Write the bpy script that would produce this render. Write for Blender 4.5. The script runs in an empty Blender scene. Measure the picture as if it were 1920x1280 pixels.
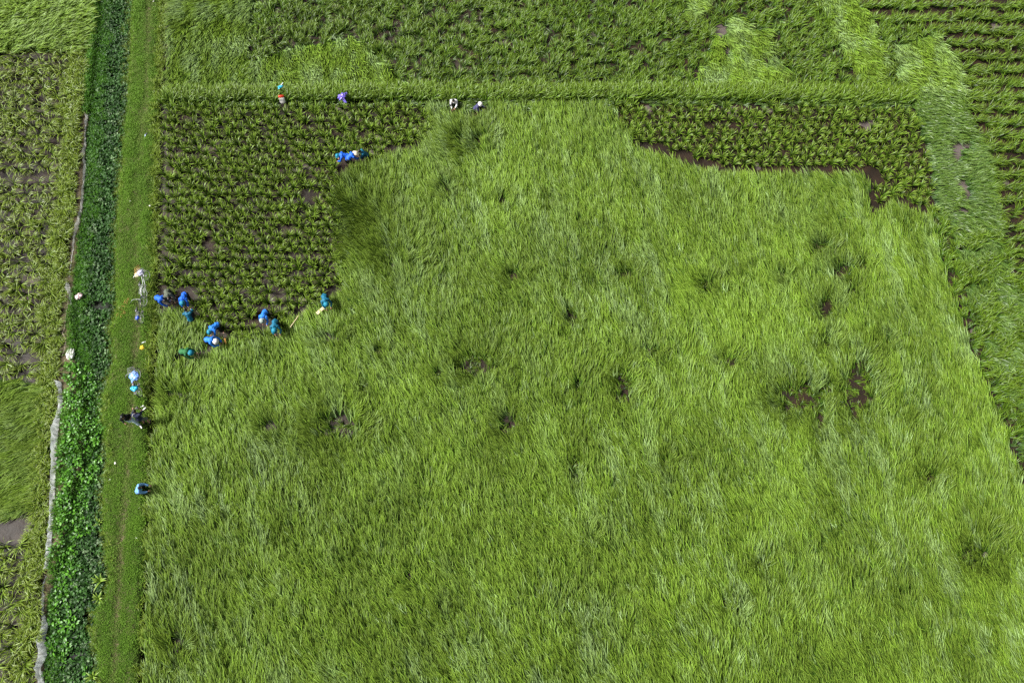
import bpy, bmesh, math, random
import numpy as np
from mathutils import Vector, Matrix, Euler

random.seed(7)
RNG = np.random.default_rng(11)
SC = bpy.context.scene
COL = SC.collection
R = math.radians
U = random.uniform; G = random.gauss

# ------------------------------------------------------------------ camera
H, TH, F = 37.0, R(20.0), 1280.0          # metres above ground, tilt off nadir, focal length in photo pixels
cam_d = bpy.data.cameras.new('camera')
cam_d.sensor_width = 36.0
cam_d.lens = F / 1920.0 * 36.0
cam_d.clip_end = 6000.0
cam = bpy.data.objects.new('camera', cam_d)
cam.location = (0, 0, H)
cam.rotation_euler = (TH, 0, 0)
COL.objects.link(cam)
SC.camera = cam

# ------------------------------------------------------------------ sky, sun, exposure
SUN_EL, SUN_AZ = R(46), R(-88)             # bright overcast, the sun high behind thin cloud
world = bpy.data.worlds.new('World')
SC.world = world
world.use_nodes = True
wn = world.node_tree
wn.nodes.clear()
sky = wn.nodes.new('ShaderNodeTexSky')
sky.sky_type = 'NISHITA'
sky.sun_disc = False
sky.sun_elevation = SUN_EL
sky.sun_rotation = SUN_AZ
sky.air_density = 1.0
sky.dust_density = 5.0
hs = wn.nodes.new('ShaderNodeHueSaturation')
hs.inputs['Saturation'].default_value = 0.30
bg = wn.nodes.new('ShaderNodeBackground')
bg.inputs['Strength'].default_value = 0.05
wo = wn.nodes.new('ShaderNodeOutputWorld')
wn.links.new(sky.outputs[0], hs.inputs['Color'])
wn.links.new(hs.outputs[0], bg.inputs['Color'])
wn.links.new(bg.outputs[0], wo.inputs['Surface'])
sun_d = bpy.data.lights.new('sun', 'SUN')
sun_d.energy = 3.7
sun_d.angle = R(16)
sun_d.color = (1.0, 0.98, 0.94)
sun = bpy.data.objects.new('sun', sun_d)
sdir = Vector((math.sin(SUN_AZ) * math.cos(SUN_EL), math.cos(SUN_AZ) * math.cos(SUN_EL), math.sin(SUN_EL)))
sun.rotation_euler = sdir.to_track_quat('Z', 'Y').to_euler()
sun.location = (0, 0, 60)
COL.objects.link(sun)
SC.view_settings.view_transform = 'Standard'
SC.view_settings.look = 'None'
SC.view_settings.gamma = 1.0
SC.view_settings.use_curve_mapping = False
SC.view_settings.exposure = 1.32
SC.cycles.max_bounces = 4
SC.cycles.diffuse_bounces = 2
SC.cycles.glossy_bounces = 2
SC.cycles.transmission_bounces = 3
SC.cycles.transparent_max_bounces = 6
SC.cycles.use_denoising = False

# ------------------------------------------------------------------ photo pixel <-> world
CT, ST = math.cos(TH), math.sin(TH)
def gp(u, v, z=0.0):
    """point on the level z seen at photo pixel (u, v)"""
    u = np.asarray(u, float); v = np.asarray(v, float)
    dx = (u - 960.0) / F; dy = -(v - 640.0) / F
    wy = dy * CT + ST; wz = dy * ST - CT
    t = (z - H) / wz
    return dx * t, wy * t
def P(u, v, z=0.0):
    x, y = gp(u, v, z)
    return Vector((float(x), float(y), z))
def px(x, y, z=0.0):
    zz = np.asarray(z, float) - H
    yc = y * CT + zz * ST
    zc = -y * ST + zz * CT
    return 960.0 + F * x / -zc, 640.0 - F * yc / -zc

# ------------------------------------------------------------------ numpy noise and polygons
_tab = RNG.random((256, 256))
def vn(x, y, seed=0):
    x = np.asarray(x, float) + seed * 17.31; y = np.asarray(y, float) + seed * 41.77
    xi = np.floor(x).astype(int); yi = np.floor(y).astype(int)
    fx = x - xi; fy = y - yi
    fx = fx * fx * (3 - 2 * fx); fy = fy * fy * (3 - 2 * fy)
    a = _tab[xi & 255, yi & 255]; b = _tab[(xi + 1) & 255, yi & 255]
    c = _tab[xi & 255, (yi + 1) & 255]; d = _tab[(xi + 1) & 255, (yi + 1) & 255]
    return (a * (1 - fx) + b * fx) * (1 - fy) + (c * (1 - fx) + d * fx) * fy
def fbm(x, y, seed=0, o=3):
    s = 0; a = 0.5; n = 0
    for k in range(o):
        s = s + a * vn(x * 2 ** k, y * 2 ** k, seed + k * 3); n += a; a *= .5
    return s / n
def inpoly(u, v, poly):
    r = np.zeros(np.shape(u), bool); n = len(poly)
    for i in range(n):
        x1, y1 = poly[i]; x2, y2 = poly[(i + 1) % n]
        if y1 == y2: continue
        c = (y1 > v) != (y2 > v)
        r ^= c & (u < (x2 - x1) * (v - y1) / (y2 - y1) + x1)
    return r
def dline(u, v, pts):
    d = np.full(np.shape(u), 1e9)
    for (x1, y1), (x2, y2) in zip(pts[:-1], pts[1:]):
        L2 = (x2 - x1) ** 2 + (y2 - y1) ** 2 + 1e-9
        t = np.clip(((u - x1) * (x2 - x1) + (v - y1) * (y2 - y1)) / L2, 0, 1)
        d = np.minimum(d, np.hypot(u - x1 - t * (x2 - x1), v - y1 - t * (y2 - y1)))
    return d
def curve(pts):
    a = np.array(pts, float)
    return lambda q: np.interp(q, a[:, 0], a[:, 1])

# ------------------------------------------------------------------ layout read off the photograph (pixel coordinates)
fenceX = curve([(-150, 190), (0, 183), (60, 180), (100, 171), (220, 163), (290, 158), (380, 152), (440, 142), (545, 131), (600, 122),
                (650, 124), (715, 116), (830, 106), (950, 99), (1060, 90), (1120, 83), (1170, 87), (1250, 74), (1300, 70), (1450, 60)])
bankX = curve([(-150, 225), (0, 208), (100, 204), (200, 192), (300, 184), (400, 180), (500, 168), (600, 160), (680, 166), (760, 190),
               (860, 184), (930, 160), (1000, 148), (1080, 130), (1150, 112), (1280, 108), (1450, 100)])
pathL = curve([(-150, 260), (0, 247), (100, 242), (200, 236), (300, 229), (400, 219), (480, 214), (540, 215), (572, 222), (590, 212), (620, 207), (680, 211),
               (740, 193), (790, 190), (860, 199), (930, 192), (1000, 193), (1080, 203), (1120, 196), (1145, 176), (1200, 172), (1240, 184), (1280, 182), (1450, 170)])
pathR = curve([(-150, 304), (0, 299), (200, 291), (400, 286), (600, 284), (700, 277), (800, 273), (900, 274), (1000, 270), (1100, 267), (1200, 258), (1280, 256), (1450, 245)])
paddyL = curve([(-150, 325), (0, 318), (180, 308), (600, 300), (860, 288), (1080, 279), (1280, 271), (1450, 262)])
trackX = curve([(-150, 285), (0, 281), (200, 272), (300, 261), (450, 254), (600, 258), (700, 251), (850, 241), (1000, 228), (1280, 213), (1450, 203)])
dikeV = curve([(300, 172), (800, 167), (1250, 166), (1720, 172)])
mainR = curve([(100, 1690), (180, 1705), (300, 1742), (400, 1752), (470, 1765), (590, 1802), (700, 1840), (800, 1880), (930, 1925), (1280, 2050), (1500, 2130)])
rowsX = curve([(-150, 1560), (0, 1600), (40, 1640), (60, 1770), (130, 1800), (200, 1806), (300, 1850), (400, 1868), (520, 1895), (560, 2000), (1500, 2400)])
LBLOCK = [(306, 195), (800, 195), (806, 232), (782, 285), (702, 302), (634, 345), (643, 545), (602, 562), (548, 600), (500, 632), (436, 645), (398, 650),
          (372, 610), (355, 575), (303, 568)]
RBLOCK = [(1150, 195), (1706, 195), (1744, 300), (1754, 397), (1725, 383), (1690, 368), (1640, 405), (1630, 318), (1350, 311), (1290, 293), (1200, 266), (1160, 235)]
MUD = [([(1195, 272), (1290, 301), (1350, 320), (1628, 323)], 10), ([(1632, 322), (1637, 405)], 4), ([(1645, 402), (1665, 380)], 7), ([(1690, 382), (1735, 404)], 10),
       ([(640, 548), (600, 566), (548, 600)], 8), ([(398, 652), (425, 642)], 8), ([(372, 672), (400, 655)], 7), ([(325, 690), (336, 668), (352, 676)], 7),
       ([(305, 582), (345, 572), (362, 605)], 8), ([(845, 214), (858, 210)], 7), ([(880, 218), (908, 212)], 9), ([(735, 281), (788, 274)], 9), ([(640, 316), (700, 306)], 7),
       ([(495, 604), (500, 618)], 6), ([(515, 620), (522, 640)], 6), ([(994, 212), (998, 226)], 3), ([(1060, 210), (1063, 225)], 3)]
PUD = [((1790, 283), 13, 17), ((1812, 268), 8, 8), ((1790, 340), 14, 6), ((1808, 362), 9, 18), ((1800, 394), 17, 6), ((365, 45), 14, 5), ((1350, 55), 10, 12), ((1362, 90), 8, 10), ((1432, 112), 6, 12)]
# pits and tousled whorls in the laid crop: (u, v, ru, rv, bare)
PITS = [(893, 688, 30, 18, .8), (1172, 728, 14, 32, .8), (1500, 752, 36, 26, .75), (1548, 735, 14, 12, .7), (1612, 735, 24, 44, .85), (1540, 790, 8, 26, .8),
        (958, 800, 16, 22, .6), (690, 735, 9, 12, .8), (710, 665, 9, 9, .8), (825, 708, 9, 12, .8), (966, 522, 13, 10, .7), (1174, 520, 16, 10, .7),
        (1073, 602, 8, 13, .8), (1232, 668, 8, 10, .7), (1556, 578, 14, 20, .6), (1584, 508, 11, 14, .8), (1546, 466, 14, 13, .6), (1620, 500, 9, 10, .6),
        (510, 806, 15, 14, .6), (636, 800, 34, 38, .5), (771, 1086, 5, 16, .7), (1330, 536, 12, 10, .6), (940, 381, 8, 10, .7), (1031, 381, 6, 8, .7),
        (1084, 732, 5, 14, .7), (1386, 1142, 5, 16, .7), (1362, 1140, 4, 14, .6), (1748, 897, 16, 15, .5), (340, 744, 22, 12, .5), (1076, 880, 7, 34, .4), (840, 358, 12, 14, .5),
        (1660, 648, 12, 10, .5), (1366, 680, 12, 12, .4), (1600, 550, 7, 14, .6), (736, 500, 8, 14, .6), (330, 1215, 14, 20, .4), (1850, 1040, 26, 30, .3), (1430, 1060, 6, 12, .4),
        (905, 260, 16, 22, .3), (870, 262, 12, 18, .3), (660, 385, 40, 48, .25), (750, 480, 30, 40, .15), (620, 640, 18, 10, .3), (1555, 645, 18, 14, .3), (1090, 420, 5, 8, .5),
        (1470, 520, 8, 10, .3), (830, 1140, 5, 14, .4), (1250, 870, 6, 18, .3), (700, 950, 5, 12, .3), (520, 1010, 5, 12, .3), (1110, 1010, 5, 16, .3)]

# ------------------------------------------------------------------ materials
MATS = {}
def nt(name):
    m = bpy.data.materials.new(name); m.use_nodes = True
    t = m.node_tree; t.nodes.clear()
    o = t.nodes.new('ShaderNodeOutputMaterial')
    return m, t, o
def N(t, k, **kw):
    n = t.nodes.new(k)
    for a, b in kw.items(): setattr(n, a, b)
    return n
def mixc(t, fac, a, b):
    n = N(t, 'ShaderNodeMix', data_type='RGBA')
    for s, val in ((0, fac), (6, a), (7, b)):
        if isinstance(val, bpy.types.NodeSocket): t.links.new(val, n.inputs[s])
        else: n.inputs[s].default_value = val if s == 0 else (*val, 1)
    return n.outputs[2]
def leaf(name, dark, light, tip, pale=(.30, .36, .22), rough=.45, spec=.3, trans=.18, tipamt=.6, tp=1.6):
    """leaf colour: 'tint' and 'pale' vary from tuft to tuft, 't' runs along a blade, 'b' from blade to blade"""
    m, t, o = nt(name)
    ti = N(t, 'ShaderNodeAttribute', attribute_type='INSTANCER', attribute_name='tint')
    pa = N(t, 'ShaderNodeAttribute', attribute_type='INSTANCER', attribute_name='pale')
    tt = N(t, 'ShaderNodeAttribute', attribute_type='GEOMETRY', attribute_name='t')
    bb = N(t, 'ShaderNodeAttribute', attribute_type='GEOMETRY', attribute_name='b')
    ad = N(t, 'ShaderNodeMath', operation='MULTIPLY_ADD', use_clamp=True)
    t.links.new(bb.outputs['Fac'], ad.inputs[0]); ad.inputs[1].default_value = .9
    sb = N(t, 'ShaderNodeMath', operation='SUBTRACT'); t.links.new(ti.outputs['Fac'], sb.inputs[0]); sb.inputs[1].default_value = .45
    t.links.new(sb.outputs[0], ad.inputs[2])
    c = mixc(t, ad.outputs[0], dark, light)
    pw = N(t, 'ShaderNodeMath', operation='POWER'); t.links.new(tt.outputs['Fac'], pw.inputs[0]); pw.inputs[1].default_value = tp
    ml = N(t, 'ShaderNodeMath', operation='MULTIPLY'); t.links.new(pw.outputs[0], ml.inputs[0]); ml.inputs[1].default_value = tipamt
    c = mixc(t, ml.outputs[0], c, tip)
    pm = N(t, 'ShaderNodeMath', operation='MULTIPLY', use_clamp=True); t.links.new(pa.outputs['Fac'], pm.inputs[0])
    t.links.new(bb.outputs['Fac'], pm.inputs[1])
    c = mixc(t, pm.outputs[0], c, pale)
    p = N(t, 'ShaderNodeBsdfPrincipled')
    p.inputs['Roughness'].default_value = rough
    p.inputs['Specular IOR Level'].default_value = spec
    t.links.new(c, p.inputs['Base Color'])
    tr = N(t, 'ShaderNodeBsdfTranslucent'); t.links.new(c, tr.inputs['Color'])
    mx = N(t, 'ShaderNodeMixShader'); mx.inputs[0].default_value = trans
    t.links.new(p.outputs[0], mx.inputs[1]); t.links.new(tr.outputs[0], mx.inputs[2])
    t.links.new(mx.outputs[0], o.inputs['Surface'])
    MATS[name] = m
    return m
def plain(name, c, rough=.6, var=.25, scale=8.0, spec=.5, metal=0.0, bump=0.0, alpha=None, c2=None):
    m, t, o = nt(name)
    p = N(t, 'ShaderNodeBsdfPrincipled')
    tc = N(t, 'ShaderNodeTexCoord')
    ns = N(t, 'ShaderNodeTexNoise'); ns.inputs['Scale'].default_value = scale; ns.inputs['Detail'].default_value = 4
    t.links.new(tc.outputs['Object'], ns.inputs['Vector'])
    b = c2 or tuple(x * (1 - var) for x in c)
    t.links.new(mixc(t, ns.outputs['Fac'], b, c), p.inputs['Base Color'])
    p.inputs['Roughness'].default_value = rough
    p.inputs['Specular IOR Level'].default_value = spec
    p.inputs['Metallic'].default_value = metal
    if alpha is not None: p.inputs['Alpha'].default_value = alpha
    if bump:
        bu = N(t, 'ShaderNodeBump'); bu.inputs['Strength'].default_value = bump; bu.inputs['Distance'].default_value = .02
        t.links.new(ns.outputs['Fac'], bu.inputs['Height']); t.links.new(bu.outputs[0], p.inputs['Normal'])
    t.links.new(p.outputs[0], o.inputs['Surface'])
    MATS[name] = m
    return m

# ground: wet red-brown mud in the paddies, trodden earth on the path ('zone' from vertex data)
def ground_material():
    m, t, o = nt('ground')
    geo = N(t, 'ShaderNodeNewGeometry')
    z = N(t, 'ShaderNodeAttribute', attribute_type='GEOMETRY', attribute_name='zone')
    n1 = N(t, 'ShaderNodeTexNoise'); n1.inputs['Scale'].default_value = .9; n1.inputs['Detail'].default_value = 6
    n2 = N(t, 'ShaderNodeTexNoise'); n2.inputs['Scale'].default_value = 9; n2.inputs['Detail'].default_value = 8
    for n in (n1, n2): t.links.new(geo.outputs['Position'], n.inputs['Vector'])
    pn = N(t, 'ShaderNodeMath', operation='POWER'); t.links.new(n1.outputs['Fac'], pn.inputs[0]); pn.inputs[1].default_value = 2.5
    mud = mixc(t, pn.outputs[0], (.007, .005, .003), (.105, .048, .024))
    mud2 = mixc(t, n2.outputs['Fac'], (.010, .008, .005), mud)
    soil = mixc(t, n2.outputs['Fac'], (.05, .045, .022), (.15, .115, .065))
    c = mixc(t, z.outputs['Fac'], mud2, soil)
    p = N(t, 'ShaderNodeBsdfPrincipled'); t.links.new(c, p.inputs['Base Color'])
    mr = N(t, 'ShaderNodeMapRange'); t.links.new(z.outputs['Fac'], mr.inputs[0]); mr.inputs[3].default_value = .62; mr.inputs[4].default_value = .9
    t.links.new(mr.outputs[0], p.inputs['Roughness'])
    p.inputs['Specular IOR Level'].default_value = .25
    bu = N(t, 'ShaderNodeBump'); bu.inputs['Strength'].default_value = .6; bu.inputs['Distance'].default_value = .04
    t.links.new(n2.outputs['Fac'], bu.inputs['Height']); t.links.new(bu.outputs[0], p.inputs['Normal'])
    t.links.new(p.outputs[0], o.inputs['Surface'])
    return m
def water_material(name, c1, c2, rough=.06):
    m, t, o = nt(name)
    geo = N(t, 'ShaderNodeNewGeometry')
    n1 = N(t, 'ShaderNodeTexNoise'); n1.inputs['Scale'].default_value = 1.3; n1.inputs['Detail'].default_value = 5
    t.links.new(geo.outputs['Position'], n1.inputs['Vector'])
    p = N(t, 'ShaderNodeBsdfPrincipled')
    t.links.new(mixc(t, n1.outputs['Fac'], c1, c2), p.inputs['Base Color'])
    p.inputs['Roughness'].default_value = rough
    p.inputs['IOR'].default_value = 1.33
    n2 = N(t, 'ShaderNodeTexNoise'); n2.inputs['Scale'].default_value = 6
    t.links.new(geo.outputs['Position'], n2.inputs['Vector'])
    bu = N(t, 'ShaderNodeBump'); bu.inputs['Strength'].default_value = .08; bu.inputs['Distance'].default_value = .02
    t.links.new(n2.outputs['Fac'], bu.inputs['Height']); t.links.new(bu.outputs[0], p.inputs['Normal'])
    t.links.new(p.outputs[0], o.inputs['Surface'])
    return m

M_ground = ground_material()
M_paddywater = water_material('silty water', (.048, .034, .028), (.140, .117, .110))
M_ditchwater = water_material('ditch water', (.010, .014, .008), (.03, .034, .026))

# ------------------------------------------------------------------ helpers for objects
def tag(o, label=None, cat=None, group=None, kind=None):
    if label: o['label'] = label
    if cat: o['category'] = cat
    if group: o['group'] = group
    if kind: o['kind'] = kind
    return o
def empty(name, loc=(0, 0, 0), rz=0.0):
    o = bpy.data.objects.new(name, None); o.empty_display_size = .2
    o.location = loc; o.rotation_euler = (0, 0, rz)
    COL.objects.link(o)
    return o
def mesh_np(name, v, f, mat=None, smooth=False, attrs=None):
    me = bpy.data.meshes.new(name)
    me.from_pydata(np.asarray(v).tolist() if not isinstance(v, list) else v, [], f if isinstance(f, list) else np.asarray(f).tolist())
    if attrs:
        for k, a in attrs.items():
            at = me.attributes.new(k, 'FLOAT', 'POINT'); at.data.foreach_set('value', np.asarray(a, np.float32))
    if mat: me.materials.append(mat)
    if smooth: me.polygons.foreach_set('use_smooth', [True] * len(me.polygons))
    me.update()
    return me
def link(name, me, parent=None, loc=None):
    o = bpy.data.objects.new(name, me); COL.objects.link(o)
    if parent is not None: o.parent = parent
    if loc is not None: o.location = loc
    return o

class MB:
    """collects shapes into one mesh"""
    def __init__(s): s.v = []; s.f = []
    def add(s, vs, fs):
        n = len(s.v); s.v += [tuple(x) for x in vs]; s.f += [tuple(i + n for i in f) for f in fs]; return s
    def box(s, c, d, M=None):
        cx, cy, cz = c; dx, dy, dz = (k / 2 for k in d)
        vs = [Vector((cx + a * dx, cy + b * dy, cz + e * dz)) for e in (-1, 1) for b in (-1, 1) for a in (-1, 1)]
        if M: vs = [M @ x for x in vs]
        return s.add(vs, [(0, 2, 3, 1), (4, 5, 7, 6), (0, 1, 5, 4), (2, 6, 7, 3), (0, 4, 6, 2), (1, 3, 7, 5)])
    def tube(s, pts, r, n=8, cap=True):
        pts = [Vector(p) for p in pts]; m = len(pts)
        rs = r if isinstance(r, (list, tuple)) else [r] * m
        vs = []; fs = []; ref = None
        for i, p in enumerate(pts):
            d = (pts[min(i + 1, m - 1)] - pts[max(i - 1, 0)]).normalized()
            if ref is None: ref = d.orthogonal().normalized()
            a = (ref - d * ref.dot(d)).normalized(); b = d.cross(a); ref = a
            for k in range(n):
                an = 2 * math.pi * k / n
                vs.append(p + (a * math.cos(an) + b * math.sin(an)) * rs[i])
        for i in range(m - 1):
            for k in range(n):
                fs.append((i * n + k, i * n + (k + 1) % n, (i + 1) * n + (k + 1) % n, (i + 1) * n + k))
        if cap: fs += [tuple(range(n - 1, -1, -1)), tuple(range((m - 1) * n, m * n))]
        return s.add(vs, fs)
    def torus(s, c, Rr, r, n=28, k=8, a0=0, a1=2 * math.pi):
        """ring in the xz plane"""
        vs = []; fs = []; full = abs(a1 - a0 - 2 * math.pi) < 1e-6
        m = n if full else n + 1
        for i in range(m):
            a = a0 + (a1 - a0) * i / n
            for j in range(k):
                b = 2 * math.pi * j / k
                q = Rr + r * math.cos(b)
                vs.append((c[0] + q * math.cos(a), c[1] + r * math.sin(b), c[2] + q * math.sin(a)))
        for i in range(n):
            i2 = (i + 1) % m
            for j in range(k):
                fs.append((i * k + j, i2 * k + j, i2 * k + (j + 1) % k, i * k + (j + 1) % k))
        return s.add(vs, fs)
    def ball(s, c, r, n=12, m=8, M=None):
        r = r if isinstance(r, (tuple, list)) else (r, r, r)
        vs = []; fs = []
        for i in range(m + 1):
            th = math.pi * i / m
            for j in range(n):
                ph = 2 * math.pi * j / n
                q = Vector((r[0] * math.sin(th) * math.cos(ph), r[1] * math.sin(th) * math.sin(ph), r[2] * math.cos(th)))
                if M: q = M @ q
                vs.append(q + Vector(c))
        for i in range(m):
            for j in range(n):
                fs.append((i * n + j, (i + 1) * n + j, (i + 1) * n + (j + 1) % n, i * n + (j + 1) % n))
        return s.add(vs, fs)
    def build(s, name, mat, parent=None, smooth=False, loc=None):
        return link(name, mesh_np(name, s.v, s.f, mat, smooth), parent, loc)

# ------------------------------------------------------------------ the setting: ground, water
def ground_height(x, y):
    u, v = px(x, y, 0.0)
    def band(a, b, soft):
        return np.clip((u - a) / soft + .5, 0, 1) * np.clip((b - u) / soft + .5, 0, 1)
    h = .055 + (fbm(x * .9, y * .9, 3, 4) - .5) * .22
    ditch = band(bankX(v) - 20, pathL(v) + 2, 16)
    path = band(pathL(v) + 4, pathR(v) - 2, 12)
    trench = band(pathR(v) + 5, paddyL(v) + 2, 6)
    bank = band(fenceX(v) - 6, bankX(v) - 14, 12)
    h = h * (1 - path) * (1 - bank) * (1 - ditch) + path * (.20 + (vn(x * 3, y * 3, 9) - .5) * .04) + bank * .12 - ditch * .5
    h = h - trench * np.interp(v, [0, 560, 640], [.10, .10, .40])
    tr = np.exp(-((u - trackX(v)) / 7.0) ** 2) * path
    h = h - tr * .04
    zone = np.clip(path + bank, 0, 1)
    for (cu, cv), pa_, pc_ in PUD:
        h = np.where(((u - cu) / pa_) ** 2 + ((v - cv) / pc_) ** 2 < 1.6, np.minimum(h, -.03), h)
    far = (np.abs(x) > 46) | (y > 49) | (y < -12)
    return np.where(far, -.06, h), zone
gx = np.concatenate([[-3000, -800, -200, -80], np.arange(-46, -30, .4), np.arange(-30, -13, .12), np.arange(-13, 46.1, .2), [80, 200, 800, 3000]])
gy = np.concatenate([[-3000, -800, -200, -60], np.arange(-12, 49.1, .2), [80, 200, 800, 3000]])
GX, GY = np.meshgrid(gx, gy)
gz, gzone = ground_height(GX.ravel(), GY.ravel())
nx, ny = len(gx), len(gy)
ii = np.arange(nx * ny).reshape(ny, nx)
gf = np.stack([ii[:-1, :-1], ii[:-1, 1:], ii[1:, 1:], ii[1:, :-1]], -1).reshape(-1, 4)
gme = mesh_np('ground', np.stack([GX.ravel(), GY.ravel(), gz], 1), gf, M_ground, True, {'zone': gzone})
tag(link('ground', gme), kind='structure')

def ribbon(name, ua, ub, z, mat, v0=-150, v1=1450, n=90):
    vs = []
    for v in np.linspace(v0, v1, n):
        for u in (ua(v), ub(v)):
            q = P(u, v, z); vs.append((q.x, q.y, z))
    fs = [(2 * i, 2 * i + 1, 2 * i + 3, 2 * i + 2) for i in range(n - 1)]
    return tag(link(name, mesh_np(name, vs, fs, mat)), kind='structure')
def quadsheet(name, pts, z, mat):
    vs = [tuple(P(u, v, z)) for u, v in pts]
    return tag(link(name, mesh_np(name, vs, [tuple(range(len(vs)))], mat)), kind='structure')
ribbon('ditch_water', lambda v: bankX(v) - 40, lambda v: pathL(v) + 6, -.22, M_ditchwater)
ribbon('paddy_water', lambda v: paddyL(v) + 2, lambda v: 2350 + 0 * v, 0.0, M_paddywater)
wl = ribbon('paddy_water', lambda v: -420 + 0 * v, lambda v: fenceX(v) - 4, 0.0, M_paddywater)

# concrete-grey field road crossing beyond the top right corner
M_road = plain('grey road', (.34, .32, .29), .9, .3, 3.0, bump=.3)
rb = MB()
a0, a1 = P(1700, -6, .1), P(2300, 6, .1)
a2, a3 = P(2300, -60, .1), P(1690, -60, .1)
rb.add([a0, a1, a2, a3, a0 - Vector((0, 0, .3)), a1 - Vector((0, 0, .3)), a2 - Vector((0, 0, .3)), a3 - Vector((0, 0, .3))],
       [(0, 1, 2, 3), (0, 4, 5, 1), (1, 5, 6, 2), (2, 6, 7, 3), (3, 7, 4, 0)])
tag(rb.build('road', M_road), kind='structure')

# ================================================================== things
def cloth(name, c, rough=.75): return plain(name, c, rough, .35, 14.0, .3, bump=.25)
C_BLUE = cloth('royal blue cloth', (.010, .115, .62), .6)
C_BLUE2 = cloth('bright blue cloth', (.022, .19, .70), .6)
C_TEAL = cloth('teal cloth', (.006, .125, .215), .6)
C_TEALHAT = cloth('teal hat cloth', (.010, .20, .30), .6)
C_OLIVE = cloth('grey olive cloth', (.10, .115, .082))
C_GREEN = cloth('green cloth', (.022, .135, .040))
C_WHITE = cloth('white cloth', (.62, .62, .60))
C_NAVY = cloth('navy cloth', (.018, .024, .060))
C_PURPLE = cloth('grey violet cloth', (.055, .055, .13))
C_BLACK = cloth('black cloth', (.010, .010, .012))
C_DARK = cloth('dark trousers', (.016, .016, .022))
C_JEANS = cloth('pale denim', (.55, .70, .85))
C_SKY = cloth('light blue cloth', (.17, .38, .72))
C_GREY = cloth('grey shorts', (.14, .15, .17))
C_HATGREY = cloth('grey green hat', (.30, .36, .32))
M_HAIR = plain('black hair', (.008, .007, .007), .4, .3, 30)
M_SKIN = plain('skin', (.42, .235, .155), .5, .15, 20)
M_EYE = plain('eye', (.03, .02, .015), .2, .1)
M_LIP = plain('lip', (.30, .11, .09), .5, .1)
M_PALMHAT = plain('palm leaf hat', (.70, .62, .46), .7, .2, 40, bump=.3)
M_WHITEHAT = plain('white hat', (.78, .74, .72), .7, .1, 20)
M_SHOE = plain('white shoe', (.74, .73, .70), .6, .1)
M_WSTEEL = plain('white painted steel', (.72, .74, .72), .35, .1, 12)
M_DSTEEL = plain('dark painted steel', (.035, .037, .045), .35, .2, 12)
M_CHROME = plain('steel', (.40, .41, .42), .45, .2, 20)
M_TYRE = plain('black tyre', (.022, .022, .022), .8, .2, 30)
M_CREAMTYRE = plain('cream tyre', (.55, .53, .42), .7, .2, 30)
M_SEAT = plain('black saddle', (.015, .015, .016), .45, .2, 12)
M_WOOD = plain('pale split bamboo', (.62, .50, .30), .6, .3, 20)
M_WOOD2 = plain('weathered stick', (.34, .29, .22), .8, .3, 20)
M_ORANGE = plain('ochre strip', (.50, .24, .04), .6, .2, 20)
M_CAMERA = plain('camera body', (.02, .02, .022), .4, .2)
M_RUBBER = plain('dark rubber', (.02, .025, .045), .5, .2)
def plastic(name, c, c2=None, rough=.25, alpha=None): return plain(name, c, rough, .3, 9.0, .5, bump=.35, alpha=alpha, c2=c2)
M_PBLUE = plastic('light blue raincoat', (.24, .42, .86), (.12, .25, .70))
M_PCYAN = plastic('cyan bag', (.05, .50, .74), (.02, .32, .60))
M_PPURP = plastic('violet raincoat', (.22, .17, .66), (.14, .10, .50))
M_PWHITE = plastic('white sack', (.72, .70, .66), (.50, .48, .44), .5)
M_PLILAC = plastic('patterned bag', (.50, .50, .62), (.30, .30, .44), .4)
M_PYEL = plastic('yellow bag', (.78, .58, .02), (.60, .40, .01), .4)
M_PCREAM = plastic('cream sack', (.72, .66, .42), (.5, .45, .26), .5)
M_RED = plastic('red band', (.62, .045, .015), None, .4)
M_BALL = plastic('blue cap plastic', (.03, .10, .55), (.02, .07, .42), .3)

def film_material(name, c1, c2, al):
    m, t, o = nt(name)
    tc = N(t, 'ShaderNodeTexCoord'); ns = N(t, 'ShaderNodeTexNoise'); ns.inputs['Scale'].default_value = 5; ns.inputs['Detail'].default_value = 5
    t.links.new(tc.outputs['Object'], ns.inputs['Vector'])
    col = mixc(t, ns.outputs['Fac'], c1, c2)
    p = N(t, 'ShaderNodeBsdfPrincipled'); p.inputs['Roughness'].default_value = .35
    tr = N(t, 'ShaderNodeBsdfTranslucent'); tp = N(t, 'ShaderNodeBsdfTransparent')
    t.links.new(col, p.inputs['Base Color']); t.links.new(col, tr.inputs['Color'])
    m1 = N(t, 'ShaderNodeMixShader'); m1.inputs[0].default_value = .5
    t.links.new(p.outputs[0], m1.inputs[1]); t.links.new(tr.outputs[0], m1.inputs[2])
    m2 = N(t, 'ShaderNodeMixShader'); m2.inputs[0].default_value = al
    t.links.new(tp.outputs[0], m2.inputs[1]); t.links.new(m1.outputs[0], m2.inputs[2])
    t.links.new(m2.outputs[0], o.inputs['Surface'])
    return m
M_FILM = film_material('whitish plastic film', (.74, .78, .80), (.94, .96, .97), .93)
M_FILM2 = film_material('old plastic film', (.50, .50, .46), (.86, .86, .84), .8)

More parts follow.
